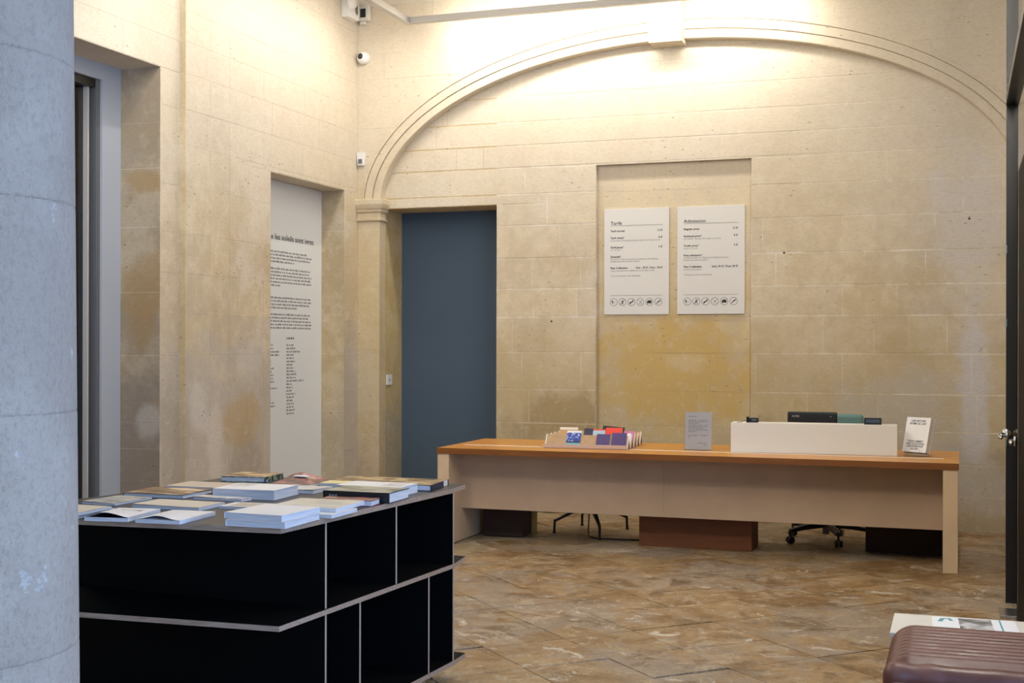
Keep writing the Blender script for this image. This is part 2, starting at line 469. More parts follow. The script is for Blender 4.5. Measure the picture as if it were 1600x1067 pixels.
# ------------------------------------------------------------------ masonry
YW, YA, XL, XN, ZC, XR = 11.743, 11.643, -5.709, -5.763, 4.98, 1.6
rs = random.Random(5)


def stone_mesh(name, poly, f, mat, gap=0.0016, cham=0.0010, depth=0.0020, jit=0.0006):
    """one ashlar block: polygon (a,b) in the wall's plane, f(a,b,d) -> world, d = proud of the mortar"""
    n = len(poly); cx = sum(p[0] for p in poly) / n; cy = sum(p[1] for p in poly) / n
    w = max(p[0] for p in poly) - min(p[0] for p in poly); h = max(p[1] for p in poly) - min(p[1] for p in poly)
    if w < 0.03 or h < 0.03: return None
    dj = depth + rs.uniform(-jit, jit)
    def sh(p, g): return (cx + (p[0] - cx) * (1 - 1.1 * g / w), cy + (p[1] - cy) * (1 - 2 * g / h))
    vs = [f(*sh(p, gap / 2), 0.0) for p in poly] + [f(*sh(p, gap / 2 + 0.0002), dj - cham) for p in poly] + [f(*sh(p, gap / 2 + cham), dj) for p in poly]
    fs = [list(range(2 * n, 3 * n))]
    for k in (0, n): fs += [(k + i, k + (i + 1) % n, k + n + (i + 1) % n, k + n + i) for i in range(n)]
    me = bpy.data.meshes.new(name); me.from_pydata(vs, [], fs); me.materials.append(M[mat])
    bm = bmesh.new(); bm.from_mesh(me); bmesh.ops.recalc_face_normals(bm, faces=bm.faces)
    # make the front face look along +d
    bm.faces.ensure_lookup_table()
    dvec = Vector(f(0, 0, 1)) - Vector(f(0, 0, 0))
    if bm.faces[0].normal.dot(dvec) < 0: bmesh.ops.reverse_faces(bm, faces=bm.faces)
    bm.to_mesh(me); bm.free()
    return me


def sub_rect(r, holes):
    """cut rectangular openings out of a block; returns rectangles"""
    out = [r]
    for (ha, hb, hc, hd) in holes:                       # a0,a1,b0,b1
        nxt = []
        for (a0, a1, b0, b1) in out:
            if a1 <= ha + 1e-4 or a0 >= hb - 1e-4 or b1 <= hc + 1e-4 or b0 >= hd - 1e-4:
                nxt.append((a0, a1, b0, b1)); continue
            if b1 > hd + 0.02: nxt.append((a0, a1, hd, b1))
            top = min(b1, hd)
            if a0 < ha - 0.02: nxt.append((a0, ha, b0, top))
            if a1 > hb + 0.02: nxt.append((hb, a1, b0, top))
            if b0 < hc - 0.02: nxt.append((max(a0, ha), min(a1, hb), b0, hc))
        out = nxt
    return out


def coursed(parent, rows, a0, a1, f, mat, holes=(), fixed=None, lmin=0.5, lmax=1.15, clip=None, gap=0.0018, name='stone'):
    for k in range(len(rows) - 1):
        b0, b1 = rows[k], rows[k + 1]
        cuts = [c for c in (fixed or {}).get(k, [])]
        xs = [a0]; x = a0 + rs.uniform(0.25, lmax * 0.8)
        while x < a1 - 0.3:
            if all(abs(x - c) > 0.28 for c in cuts): xs.append(x)
            x += rs.uniform(lmin, lmax)
        xs = sorted(xs + [c for c in cuts if a0 < c < a1]) + [a1]
        for i in range(len(xs) - 1):
            for (p, q, u, v) in sub_rect((xs[i], xs[i + 1], b0, b1), holes):
                polys = clip((p, q, u, v)) if clip else [[(p, u), (q, u), (q, v), (p, v)]]
                for poly in polys:
                    me = stone_mesh(name, poly, f, mat, gap)
                    if me: link_mesh(name, me, parent)


def struct(name, mb, parent=None):
    o = mb.build(name, parent); o['kind'] = 'structure'; return o


# ---- back wall
DX0, DX1, DZ = -5.47, -4.262, 2.966          # doorway
NX0, NX1, NZ = -3.261, -1.796, 3.31          # niche
YN = YW + 0.06
wb = MB()
pl = YW + 0.002
wb.box((DX1, pl, 0), (NX0, YW + 0.5, ZC), 'mortar')
wb.box((NX1, pl, 0), (XR, YW + 0.5, ZC), 'mortar')
wb.box((NX0, pl, NZ), (NX1, YW + 0.5, ZC), 'mortar')
wb.box((NX0, YN + 0.002, 0), (NX1, YW + 0.5, NZ), 'mortar_dark')
wb.box((DX0 - 0.3, pl, DZ), (DX1, YW + 0.5, ZC), 'stone_doorjamb')
wb.box((DX0 - 0.3, YA + 0.002, 0), (DX0, YW + 0.5, DZ + 0.1), 'stone_doorjamb')
wall_back = struct('wall_back', wb)
RB = [0, 0.30, 0.575, 0.854, 1.179, 1.533, 1.873, 2.145, 2.442, 2.759, 3.062, 3.32, 3.534, 3.759, 4.003, 4.25, 4.5]
fB = lambda a, b, d: (a, YW + 0.002 - d, b)
fixR = {3: [-1.295, -0.681], 4: [-0.988, 0.095, -4.0], 5: [-0.715, -0.104, -3.75], 6: [-0.99, 0.053, -3.45], 7: [-0.284, -3.9], 8: [-3.62, -0.72], 9: [-3.75, 0.02, -0.95], 10: [-1.30, -3.97, -3.6], 11: [-4.4, -1.45, -0.10]}
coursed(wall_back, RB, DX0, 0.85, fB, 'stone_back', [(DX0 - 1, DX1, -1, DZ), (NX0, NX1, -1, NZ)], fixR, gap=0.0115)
fN = lambda a, b, d: (a, YN + 0.002 - d, b)
RN = [0, 0.30, 0.575, 0.85, 1.175, 1.531, 1.868, 2.191, 2.523, 2.742, 3.057, NZ]
coursed(wall_back, RN, NX0, NX1, fN, 'stone_niche', (), {5: [-2.10], 4: [-2.6]}, 0.4, 0.8, gap=0.0018)

for hx, hz_ in ((0.075, 2.70), (-1.50, 2.44), (-3.70, 1.83)):
    MB().cyl((hx, YW - 0.001, hz_), (hx, YW + 0.01, hz_), 0.010, 'ink', n=10).build('anchor_hole', wall_back)

# ---- spandrel above the arch, archivolt, pilasters (arch: half ellipse on the impost)
AX, AZ, AA, AB = -2.50, 3.0, 2.96, 1.42
OUT = 0.205


def g_out(x, off=OUT):
    t = (x - AX) / (AA + off)
    return AZ + (AB + off) * math.sqrt(1 - t * t) if abs(t) < 1 else -9


def clip_arch(r):
    a0, a1, b0, b1 = r; N = 14; polys = []; run = []
    for i in range(N + 1):
        x = a0 + (a1 - a0) * i / N; lo = max(b0, g_out(x))
        if lo < b1 - 0.004: run.append((x, lo))
        else:
            if len(run) > 1: polys.append(run)
            run = []
    if len(run) > 1: polys.append(run)
    res = []
    for rn in polys:
        low = [p for k, p in enumerate(rn) if not (0 < k < len(rn) - 1 and abs(rn[k - 1][1] - p[1]) < 1e-6 and abs(rn[k + 1][1] - p[1]) < 1e-6)]
        res.append(low + [(rn[-1][0], b1), (rn[0][0], b1)])
    return res


sp = MB()
N = 96; xs = [XL - 0.06 + (XR - XL + 0.06) * i / N for i in range(N + 1)]
for i in range(N):
    x0, x1 = xs[i], xs[i + 1]
    l0, l1 = max(g_out(x0, 0.1), AZ), max(g_out(x1, 0.1), AZ)
    ya = YA + 0.002
    sp.add([(x0, ya, l0), (x1, ya, l1), (x1, ya, ZC), (x0, ya, ZC), (x0, YW + 0.01, l0), (x1, YW + 0.01, l1)], [(0, 1, 2, 3), (0, 4, 5, 1)], 'mortar')
spandrel = struct('trim_1', sp)
spandrel['label'] = 'pale stone spandrel wall above the broad arch'
RA = [AZ, 3.32, 3.534, 3.76, 4.003, 4.25, 4.5, 4.75, ZC]
fA = lambda a, b, d: (a, YA + 0.002 - d, b)
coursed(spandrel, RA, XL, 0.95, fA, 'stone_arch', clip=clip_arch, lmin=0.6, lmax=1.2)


def ell(t, off): return (AX + (AA + off) * math.cos(t), AZ + (AB + off) * math.sin(t))


# moulded archivolt: (offset outwards, y) profile, in voussoirs
PROF = [(0.0, YW + 0.004), (0.0, YA - 0.006), (0.006, YA - 0.012), (0.077, YA - 0.012), (0.078, YA + 0.004), (0.086, YA + 0.004), (0.088, YA - 0.018),
        (0.166, YA - 0.018), (0.167, YA + 0.0), (0.175, YA + 0.0), (0.177, YA - 0.018), (0.196, YA - 0.018), (0.197, YA - 0.001), (0.205, YA - 0.001), (0.206, YA + 0.01)]
arch = bpy.data.objects.new('trim_2', None); COL.objects.link(arch); arch['kind'] = 'structure'
arch['label'] = 'moulded stone arch band spanning the back wall'
NV = 17
for k in range(NV):
    t0 = math.pi * k / NV; t1 = math.pi * (k + 1) / NV; seg = 8; e = 0.00003
    mb = MB(); vs = []
    for i in range(seg + 1):
        t = t0 + e + (t1 - t0 - 2 * e) * i / seg
        for off, y in PROF:
            x, z = ell(t, off); vs.append((x, y, z))
    m = len(PROF)
    fs = [(i * m + j, i * m + j + 1, (i + 1) * m + j + 1, (i + 1) * m + j) for i in range(seg) for j in range(m - 1)]
    fs += [list(range(m)), list(range(seg * m, seg * m + m))[::-1]]
    mb.add(vs, fs, 'stone_arch')
    mb.build('voussoir', arch)
# keystone
ks = MB()
kx0, kx1, kz = -2.70, -2.395, 4.375
vs = [(kx0 + 0.0, 11.51, kz), (kx1, 11.51, kz), (kx1 + 0.012, 11.49, ZC), (kx0 - 0.012, 11.49, ZC), (kx0, YW, kz), (kx1, YW, kz), (kx1 + 0.012, YW, ZC), (kx0 - 0.012, YW, ZC)]
ks.add(vs, [(0, 1, 2, 3), (1, 5, 6, 2), (4, 0, 3, 7), (4, 5, 1, 0), (7, 6, 5, 4)], 'stone_arch')
key = ks.build('keystone', arch)

# pilasters under the arch with moulded imposts
def pilaster(nm, x0, x1, side):
    p = bpy.data.objects.new(nm, None); COL.objects.link(p); p['kind'] = 'structure'
    zs = [0, 0.42, 0.93, 1.55, 2.18, 2.835]
    for a, b in zip(zs[:-1], zs[1:]):
        MB().cbox((x0, YA, a + 0.001), (x1, YW + 0.04, b - 0.001), 'stone_arch', 0.003).build('stone', p)
    prof = [(0.0, 2.835), (0.022, 2.84), (0.026, 2.853), (0.008, 2.862), (0.008, 2.918), (0.030, 2.930), (0.036, 2.952), (0.048, 2.960), (0.060, 2.985), (0.066, 3.0), (0.066, 3.046), (0.055, 3.054), (0.0, 3.056)]
    for nm2, lo, hi in (('impost_moulding', 0, len(prof)),):
        vs = []
        for off, z in prof:
            vs += [(x0 - (off if side > 0 else 0), YA - off, z), (x1 + (off if side < 0 else 0), YA - off, z), (x1 + (off if side < 0 else 0), YW + 0.04, z), (x0 - (off if side > 0 else 0), YW + 0.04, z)]
        fs = []
        for i in range(len(prof) - 1):
            for j in range(4): fs.append((i * 4 + j, i * 4 + (j + 1) % 4, (i + 1) * 4 + (j + 1) % 4, (i + 1) * 4 + j))
        fs.append([len(vs) - 4 + j for j in range(4)])
        MB().add(vs, fs, 'stone_arch').build('impost_moulding', p)
    return p


pl1 = pilaster('trim_3', XL, DX0 + 0.001, -1); pl1['label'] = 'narrow stone pilaster with moulded impost beside the blue doorway'
pl2 = pilaster('trim_4', 0.47, 0.70, 1); pl2['label'] = 'stone pilaster behind the glazed steel screen'

# blocks of the doorway's left jamb
jb = bpy.data.objects.new('trim_5', None); COL.objects.link(jb); jb['kind'] = 'structure'; jb['label'] = 'rough stone jamb of the blue doorway'
fJ = lambda a, b, d: (DX0 + d - 0.0005, a, b)
coursed(jb, [0, 0.42, 0.80, 1.17, 1.62, 2.18, 2.55, DZ], YW + 0.042, 12.19, fJ, 'stone_doorjamb', lmin=0.25, lmax=0.45)
struct('door_1', MB().box((DX0 - 0.3, 12.19, 0), (DX1 + 0.3, 12.25, DZ + 0.2), 'blue_wall'))['label'] = 'blue grey painted panel closing the doorway'

# ---- left wall
BY0, BY1, BZ = 6.45, 8.353, 3.723            # big opening (in the near, set-back plane)
PY0, PY1, PZ = 9.922, 11.345, 3.121          # recess of the exhibition text
STEP = 8.612
wl = MB()
xm = XL - 0.002
wl.box((XL - 0.6, STEP, 0), (xm, PY0, ZC), 'mortar')
wl.box((XL - 0.6, PY1, 0), (xm, YW + 0.5, ZC), 'mortar')
wl.box((XL - 0.6, PY0, PZ), (xm, PY1, ZC), 'mortar')
wl.box((XL - 0.6, PY0 - 0.1, 0), (-5.962, PY1 + 0.1, PZ + 0.1), 'mortar')
xm2 = XN - 0.002
wl.box((XN - 0.6, BY1, 0), (xm2, STEP, ZC), 'mortar')
wl.box((XN - 0.6, BY0, BZ), (xm2, BY1, ZC), 'mortar')
wl.box((XN - 0.6, -3.0, 0), (xm2, BY0, ZC), 'mortar')
wall_left = struct('wall_left', wl)
RL = [0, 0.28, 0.553, 0.863, 1.163, 1.515, 1.835, 2.155, 2.47, 2.837, 3.16, 3.44, 3.722, 3.97, 4.215, 4.46, 4.72, ZC]
fL = lambda a, b, d: (XL - 0.002 + d, a, b)
fixL = {k: ([8.96, 9.25] if k % 2 else [9.25, 9.8]) for k in range(17)}
coursed(wall_left, RL, STEP, YA, fL, 'stone_left', [(PY0, PY1, -1, PZ)], fixL, 0.5, 0.9)
fL2 = lambda a, b, d: (XN - 0.002 + d, a, b)
coursed(wall_left, RL, 4.2, STEP, fL2, 'stone_left', [(BY0, BY1, -1, BZ)], {}, 0.6, 1.0)
# step face and jambs
fS = lambda a, b, d: (a, STEP + 0.0005 - d, b)
coursed(wall_left, RL, XN - 0.004, XL, fS, 'stone_jamb2', gap=0.0015)  # browner stone, partly its own tone, partly shade of this face painted in
fJ2 = lambda a, b, d: (a, PY1 + 0.0005 - d, b)
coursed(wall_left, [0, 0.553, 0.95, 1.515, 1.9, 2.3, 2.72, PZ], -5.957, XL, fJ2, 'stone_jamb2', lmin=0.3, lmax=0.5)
fJ3 = lambda a, b, d: (a, BY1 + 0.0005 - d, b)
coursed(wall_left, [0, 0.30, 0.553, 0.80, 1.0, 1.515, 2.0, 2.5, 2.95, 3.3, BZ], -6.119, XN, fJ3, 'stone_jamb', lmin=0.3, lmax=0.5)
MB().box((XN - 0.36, BY0, BZ - 0.004), (XN - 0.002, BY1, BZ + 0.02), 'stone_left').build('lintel', wall_left)
MB().box((-5.957, PY0, PZ - 0.004), (XL - 0.002, PY1, PZ + 0.02), 'stone_left').build('lintel', wall_left)

# tall glazed door in the big opening: pale frame, dark recess, mullion, panes
d2 = bpy.data.objects.new('door_2', None); COL.objects.link(d2); d2['kind'] = 'structure'
d2['label'] = 'tall dark glazed door with pale blue grey surround in the left wall'
XF = -6.119
fr = MB()
fr.box((XF - 0.25, BY1 - 0.228, 0), (XF, BY1, BZ), 'white_frame')
fr.box((XF - 0.25, BY0 + 0.2, BZ - 0.126), (XF, BY1 - 0.228, BZ), 'white_frame')
fr.box((XF - 0.25, BY0, 0), (XF, BY0 + 0.2, BZ), 'white_frame')
fr.build('surround', d2)
MB().box((XF - 0.13, BY1 - 0.275, 0), (XF - 0.02, BY1 - 0.228, BZ - 0.126), 'grey_steel').build('stile', d2)
MB().box((XF - 0.12, BY1 - 0.33, 0), (XF - 0.055, BY1 - 0.312, BZ - 0.126), 'alu').build('mullion', d2)
MB().box((XF - 0.13, BY0 + 0.2, BZ - 0.19), (XF - 0.03, BY1 - 0.228, BZ - 0.126), 'dark_steel').build('top_rail', d2)
MB().box((XF - 0.105, BY0 + 0.2, 0), (XF - 0.095, BY1 - 0.33, BZ - 0.19), 'dark_pane').build('pane', d2)
MB().box((XF - 0.40, BY0, 0), (XF - 0.38, BY1, BZ), 'grey_steel').build('backing', d2)

# ---- right wall, wall behind the camera, ceiling, floor
struct('wall_right', MB().box((XR, 4.1, 0), (XR + 0.3, YW + 0.5, ZC), 'stone_arch').box((XR, -1.8, 0), (XR + 0.3, -1.3, ZC), 'stone_arch').box((XR, -1.3, 3.5), (XR + 0.3, 4.1, ZC), 'stone_arch'))
wf = MB()
wf.box((-6.4, -1.8, 0), (XR + 0.3, -1.5, ZC), 'stone_left')
struct('wall_front', wf)
struct('ceiling', MB().box((-6.6, -3.3, ZC), (XR + 0.3, YW + 0.6, ZC + 0.15), 'plaster'))
floor = struct('floor', MB().box((-6.6, -3.3, -0.2), (XR + 0.3, YW + 0.7, -0.008), 'flag_joint'))
# diagonal flagstones (s along x+y, t along y-x)
Q = math.sqrt(2)
S_ = [3.30, 3.74, 4.28]; T_ = [5.25, 5.69, 6.18, 6.67, 7.07]
rf = random.Random(11)
while S_[0] > -1.0: S_.insert(0, S_[0] - rf.uniform(0.43, 0.54))
while S_[-1] < 9.2: S_.append(S_[-1] + rf.uniform(0.43, 0.54))
while T_[0] > 1.8: T_.insert(0, T_[0] - rf.uniform(0.43, 0.54))
while T_[-1] < 13: T_.append(T_[-1] + rf.uniform(0.43, 0.54))
nst = 0
for i in range(len(S_) - 1):
    for j in range(len(T_) - 1):
        s0, s1, t0, t1 = S_[i], S_[i + 1], T_[j], T_[j + 1]
        cs, ct = (s0 + s1) / 2, (t0 + t1) / 2
        cx, cy = (cs - ct) / Q, (cs + ct) / Q
        if not (-3.6 < cx < 1.35 and 5.2 < cy < 12.0) and not (-1.2 < cx < 1.2 and 3.6 < cy <= 5.2): continue
        dsh = rf.uniform(-0.03, 0.03) if rf.random() < 0.4 else 0.0
        q = [(s0, t0 + dsh), (s1, t0 + dsh), (s1, t1 + dsh * 0.3), (s0, t1 + dsh * 0.3)]
        poly = [((s - t) / Q, (s + t) / Q) for s, t in q]
        h = rf.uniform(-0.0015, 0.002); tx, ty = rf.uniform(-.003, .003), rf.uniform(-.003, .003)
        fF = lambda a, b, d, h=h, tx=tx, ty=ty: (a, b, -0.008 + d * (1 + h / 0.008) + (tx * (a - cx) + ty * (b - cy)) * (d / 0.008))
        me = stone_mesh('flagstone', poly, fF, 'flag', 0.007, 0.003, 0.008, 0)
        if me: link_mesh('flagstone', me, floor); nst += 1
# plain outer pavement where slabs are not seen
MB().box((-6.4, -3.0, -0.008), (1.6, 3.55, -0.003), 'flag').build('paving_bed', floor)
MB().box((-6.4, 3.55, -0.008), (-3.9, 12.2, -0.003), 'flag').build('paving_bed', floor)

# ------------------------------------------------------------------ foreground column
ca = R(43.3); CX, CY = -2.6 * math.sin(ca), 2.6 * math.cos(ca)
colm = thing('stone_column', (CX, CY, 0), 'grey rough stone column cut by the left edge of the picture', 'column')
rad = lambda z: 0.2572 - 0.0105 * z
zj = [0.0, 0.42, 1.04, 1.475, 1.86, 2.12, 2.75, 3.4, 4.1, ZC]
for a, b in zip(zj[:-1], zj[1:]):
    g = 0.0012
    MB().lathe([(rad(a) - 0.0018, a), (rad(a) - 0.0003, a + g), (rad(a + 0.01), a + 0.006), (rad((a + b) / 2), (a + b) / 2), (rad(b - 0.01), b - 0.006), (rad(b) - 0.0003, b - g), (rad(b) - 0.0018, b)], 'column', 96).build('drum', colm, smooth=True)

# ------------------------------------------------------------------ suspended light frame
lf = thing('ceiling_light', (-4.95, 11.17, 4.645), 'thin grey metal light frame hanging under the ceiling', 'lamp')
def bar(nm, a, b): return MB().cbox(tuple(p - q for p, q in zip(a, (-4.95, 11.17, 4.645))), tuple(p - q for p, q in zip(b, (-4.95, 11.17, 4.645))), 'alu', 0.003).build(nm, lf)
bar('back_bar', (-4.98, 11.14, 4.645), (-0.02, 11.20, 4.705))
bar('side_bar', (-4.98, 4.07, 4.645), (-4.92, 11.14, 4.705))
bar('side_bar', (-0.08, 4.07, 4.645), (-0.02, 11.14, 4.705))  # unseen right bar, added to carry its fill lamp
bar('fill_front_bar', (-4.92, 4.07, 4.645), (-0.08, 4.13, 4.705))  # unseen bar added for the front fill lamp
for x, y in ((-4.7, 11.17), (-2.95, 11.17), (-0.6, 11.17), (-4.95, 7.5), (-0.05, 7.5), (-2.5, 4.1)):
    MB().cyl((x + 4.95, y - 11.17, 0.06), (x + 4.95, y - 11.17, ZC - 4.645), 0.0015, 'steel', n=6).build('wire', lf)
EM = NT('led_diffuser'); EM.b.inputs['Emission Color'].default_value = (*WARM, 1); EM.b.inputs['Emission Strength'].default_value = 6; M['led'] = EM.m
MB().box((0.3, 0.030, 0.01), (3.2, 0.034, 0.05), 'led').build('diffuser', lf)
MB().box((-0.034, -2.2, 0.01), (-0.030, -0.1, 0.05), 'led').build('diffuser', lf)

# ------------------------------------------------------------------ things fixed on the walls
def on_wall(name, loc, label, cat): return thing(name, loc, label, cat)


# emergency lamp box with a round horn on the left wall near the corner
t = on_wall('alarm_box', (XL, 11.375, 4.90), 'white alarm box with a round sounder high on the left wall', 'alarm')
MB().cbox((0.0, -0.10, -0.10), (0.09, 0.11, 0.10), 'white_plastic', 0.008).build('housing', t)
MB().lathe([(0.0, 0.05), (0.06, 0.045), (0.075, 0.02), (0.075, 0)], 'white_plastic', 28, frame((0.09, -0.08, 0.05), (0, 1, 0), (0, 0, 1), (1, 0, 0))).build('sounder', t, smooth=True)
MB().prism([(-0.02, -0.03), (0.02, -0.055), (0.035, -0.02), (0.03, 0.05), (-0.005, 0.055), (-0.02, 0.01)], 0, 0.003, 'grey_steel', X=frame((0.0905, 0.04, 0.0), (0, 1, 0), (0, 0, 1), (1, 0, 0))).build('lens', t)
# flat sensor with a black square window
t = on_wall('wall_sensor', (-5.62, YA, 4.905), 'cream square sensor with a dark window in the upper corner', 'sensor')
MB().cbox((-0.06, -0.07, -0.075), (0.065, -0.004, 0.085), 'off_white_plastic', 0.014).build('housing', t)
MB().cbox((-0.032, -0.073, -0.042), (0.028, -0.068, 0.045), 'dark_glassy', 0.001).build('window', t)
MB().cbox((-0.05, -0.05, -0.105), (0.01, -0.004, -0.076), 'off_white_plastic', 0.006).build('bracket', t)
# dome camera
t = on_wall('dome_camera', (-5.635, YA, 4.468), 'white round security camera with a black eye near the corner', 'camera')
DR = Matrix.Translation((0.0, 0, 0)) @ Matrix.Rotation(R(90), 4, 'X')
MB().lathe([(0.060, 0.0), (0.064, 0.01), (0.064, 0.045), (0.058, 0.066), (0.046, 0.084), (0.030, 0.096), (0.0, 0.101)], 'white_plastic', 32, DR).build('housing', t, smooth=True)
eye = frame((-0.004, -0.086, 0.004), (0.9986, -0.052, 0.0), (-0.003, -0.05, 0.9987), (-0.052, -0.9974, -0.05))
MB().lathe([(0.0, 0.022), (0.016, 0.020), (0.028, 0.012), (0.034, 0.0), (0.034, -0.01)], 'black_plastic', 28, eye).build('lens_ring', t, smooth=True)
MB().lathe([(0.0, 0.028), (0.009, 0.026), (0.014, 0.020)], 'dark_glassy', 20, eye).build('lens', t, smooth=True)
# small motion detector
t = on_wall('motion_detector', (-5.665, YA, 3.462), 'small white motion detector with a grey window beside the arch', 'sensor')
md = MB()
md.add([(-0.044, -0.004, 0.062), (0.044, -0.004, 0.062), (0.040, -0.045, 0.062), (-0.040, -0.045, 0.062), (-0.036, -0.004, -0.066), (0.036, -0.004, -0.066), (0.030, -0.034, -0.066), (-0.030, -0.034, -0.066)],
       [(3, 2, 1, 0), (3, 7, 6, 2), (2, 6, 5, 1), (0, 4, 7, 3), (4, 5, 6, 7), (0, 1, 5, 4)], 'white_plastic')
md.build('housing', t)
MB().box((-0.020, -0.0425, -0.048), (0.020, -0.0365, -0.004), 'grey_steel').build('window', t)
# light switch in the doorway
t = on_wall('light_switch', (DX0 + 0.004, 11.86, 1.245), 'small white switch plate on the stone jamb of the blue doorway', 'switch')
MB().cbox((0.0, -0.06, -0.05), (0.012, 0.06, 0.055), 'white_plastic', 0.003).build('plate', t)
MB().box((0.012, -0.012, -0.012), (0.016, 0.004, 0.014), 'grey_ink').build('toggle', t)

# exhibition text panel in the left recess
t = thing('exhibition_panel', (-5.955, PY0, 0.02), 'tall white panel of exhibition text in the left wall recess', 'panel')
MB().box((-0.007, 0, 0), (0, PY1 - PY0 - 0.003, PZ - 0.03), 'panel_white').build('board', t)
ttl = text_part('word', 'e les soleils sont ivres', 0.075, LEFTW((0.001, 10.352 - PY0, 2.553)), 'ink', t, width=0.815, bold=0.0006)
bm0 = bmesh.new(); bm0.from_mesh(ttl.data)                      # one part per word
spans = sorted((min(v.co.y for v in f.verts), max(v.co.y for v in f.verts)) for f in bm0.faces)
cutsy = [spans[0][0] - 1]; reach = spans[0][1]
for a_, b_ in spans:
    if a_ - reach > 0.0135: cutsy.append((a_ + reach) / 2)
    reach = max(reach, b_)
bm0.free(); cutsy.append(99)
for a_, b_ in zip(cutsy[:-1], cutsy[1:]):
    me = ttl.data.copy(); bmw = bmesh.new(); bmw.from_mesh(me)
    bmesh.ops.delete(bmw, geom=[v for v in bmw.verts if not a_ < v.co.y <= b_], context='VERTS')
    bmw.to_mesh(me); bmw.free(); link_mesh('word', me, t)
bpy.data.objects.remove(ttl)

rt = random.Random(3)
def greek(nm, lines, y0, ymax, z0, dz, h, mat):
    mb = MB(); z = z0
    for ln in lines:
        y = y0; end = y0 + (ymax - y0) * ln
        while y < end - 0.01:
            w = min(rt.uniform(0.02, 0.075), end - y)
            k = y
            while k < y + w - 0.004:               # letter strokes of a word
                lw = rt.uniform(0.006, 0.011); hh = h * rt.choice((1, 1, 1, 1.4))
                mb.box((0.0004, k - PY0, z - 0.02), (0.0009, min(k + lw * 0.72, y + w) - PY0, z - 0.02 + hh), mat); k += lw
            y += w + 0.012
        z -= dz
    return mb.build(nm, t)
zz = lambda y: 2.564 - (y - 374) * 0.00583
greek('paragraph', [0.90, 1.0, 0.97, 0.65], 10.15, 11.13, zz(393), 0.031, 0.013, 'grey_ink')
greek('paragraph', [0.97, 0.95, 1.0, 1.0, 1.0, 0.38], 10.15, 11.13, zz(420), 0.031, 0.013, 'grey_ink')
greek('paragraph', [0.98, 1.0, 0.96, 0.70], 10.15, 11.13, zz(466), 0.031, 0.013, 'grey_ink')
greek('paragraph', [0.98, 0.93, 1.0, 1.0, 1.0], 10.15, 11.13, zz(492.5), 0.031, 0.013, 'grey_ink')
z2 = lambda y: 1.652 - (y - 530) * 0.00599
greek('name_list', [0.42], 10.645, 10.98, z2(530), 0.031, 0.016, 'ink')
greek('name_list', [0.40, 0.52, 0.78, 0.42, 0.42, 0.5, 0.4, 0.42, 0.5, 0.62, 0.52, 0.98, 0.3, 0.33, 0.33, 0.5, 0.42, 0.36, 0.42, 0.42, 0.47, 0.48], 10.645, 10.98, z2(540.5), 0.0306, 0.013, 'grey_ink')
greek('name_list', [0.55, 0.58, 0.92, 0.88, 0.42, 0.46, 0.44, 0.6, 0.5, 0.6, 0.56, 0.62, 0.2, 0.75], 10.2, 10.55, z2(540.5), 0.0306, 0.013, 'grey_ink')
greek('name_list', [0.45, 0.62, 0.68, 0.42], 10.2, 10.55, z2(624), 0.0306, 0.013, 'grey_ink')

# price boards
def pictogram(parent, k, cx, cz):
    mb = MB(); r = 0.036; n = 32; X = FRONT((cx, -0.0004, cz))
    ring = [(math.cos(2 * math.pi * i / n), math.sin(2 * math.pi * i / n)) for i in range(n)]
    vs = [(x * r, y * r, 0) for x, y in ring] + [(x * (r - 0.0035), y * (r - 0.0035), 0) for x, y in ring]
    mb.add(vs, [(i, (i + 1) % n, (i + 1) % n + n, i + n) for i in range(n)], 'ink', X)
    P = lambda *pts: mb.add([(x * 0.001, y * 0.001, 0) for x, y in pts], [list(range(len(pts)))], 'ink', X)
    if k == 0: P((-22, 2), (-4, 2), (-4, 13), (-22, 13)); P((-18, -12), (-2, -12), (-2, -3), (-18, -3)); P((4, -6), (16, 6), (18, 4), (6, -8))
    if k == 1: P((-4, 12), (4, 12), (4, 20), (-4, 20)); P((-5, -2), (6, -2), (5, 11), (-4, 11)); P((-12, -22), (-7, -22), (2, -2), (-4, -2)); P((8, -22), (13, -22), (6, -2), (0, -2)); P((5, 10), (16, 18), (18, 15), (6, 5)); P((-4, 8), (-14, 0), (-12, -3), (-3, 4))
    if k == 2: P((-20, -14), (-6, -18), (2, -4), (-14, 2)); P((-4, -4), (6, -8), (20, 8), (12, 16)); P((14, 6), (24, 10), (18, 20))
    if k == 3: P((-14, -18), (-11, -20), (16, 14), (13, 17)); P((11, 11), (15, 8), (20, 18))
    if k == 4: P((-22, -14), (22, -14), (22, 10), (10, 10), (6, 16), (-8, 16), (-12, 10), (-22, 10))
    if k == 5: P((-18, -14), (-12, -18), (6, 0), (18, 4), (20, 12), (8, 12), (-4, 4))
    if k not in (0, 3):
        c = 0.7071 * (r - 0.002); w = 0.0012
        mb.add([(-c - w, -c + w, 0.0002), (-c + w, -c - w, 0.0002), (c + w, c - w, 0.0002), (c - w, c + w, 0.0002)], [(0, 1, 2, 3)], 'ink', X)
    if k == 3:
        c = 0.7071 * (r - 0.002); w = 0.001
        mb.add([(-c - w, c - w, 0), (-c + w, c + w, 0), (c + w, -c + w, 0), (c - w, -c - w, 0)], [(0, 1, 2, 3)], 'ink', X)
    o = mb.build('pictogram', parent)
    return o


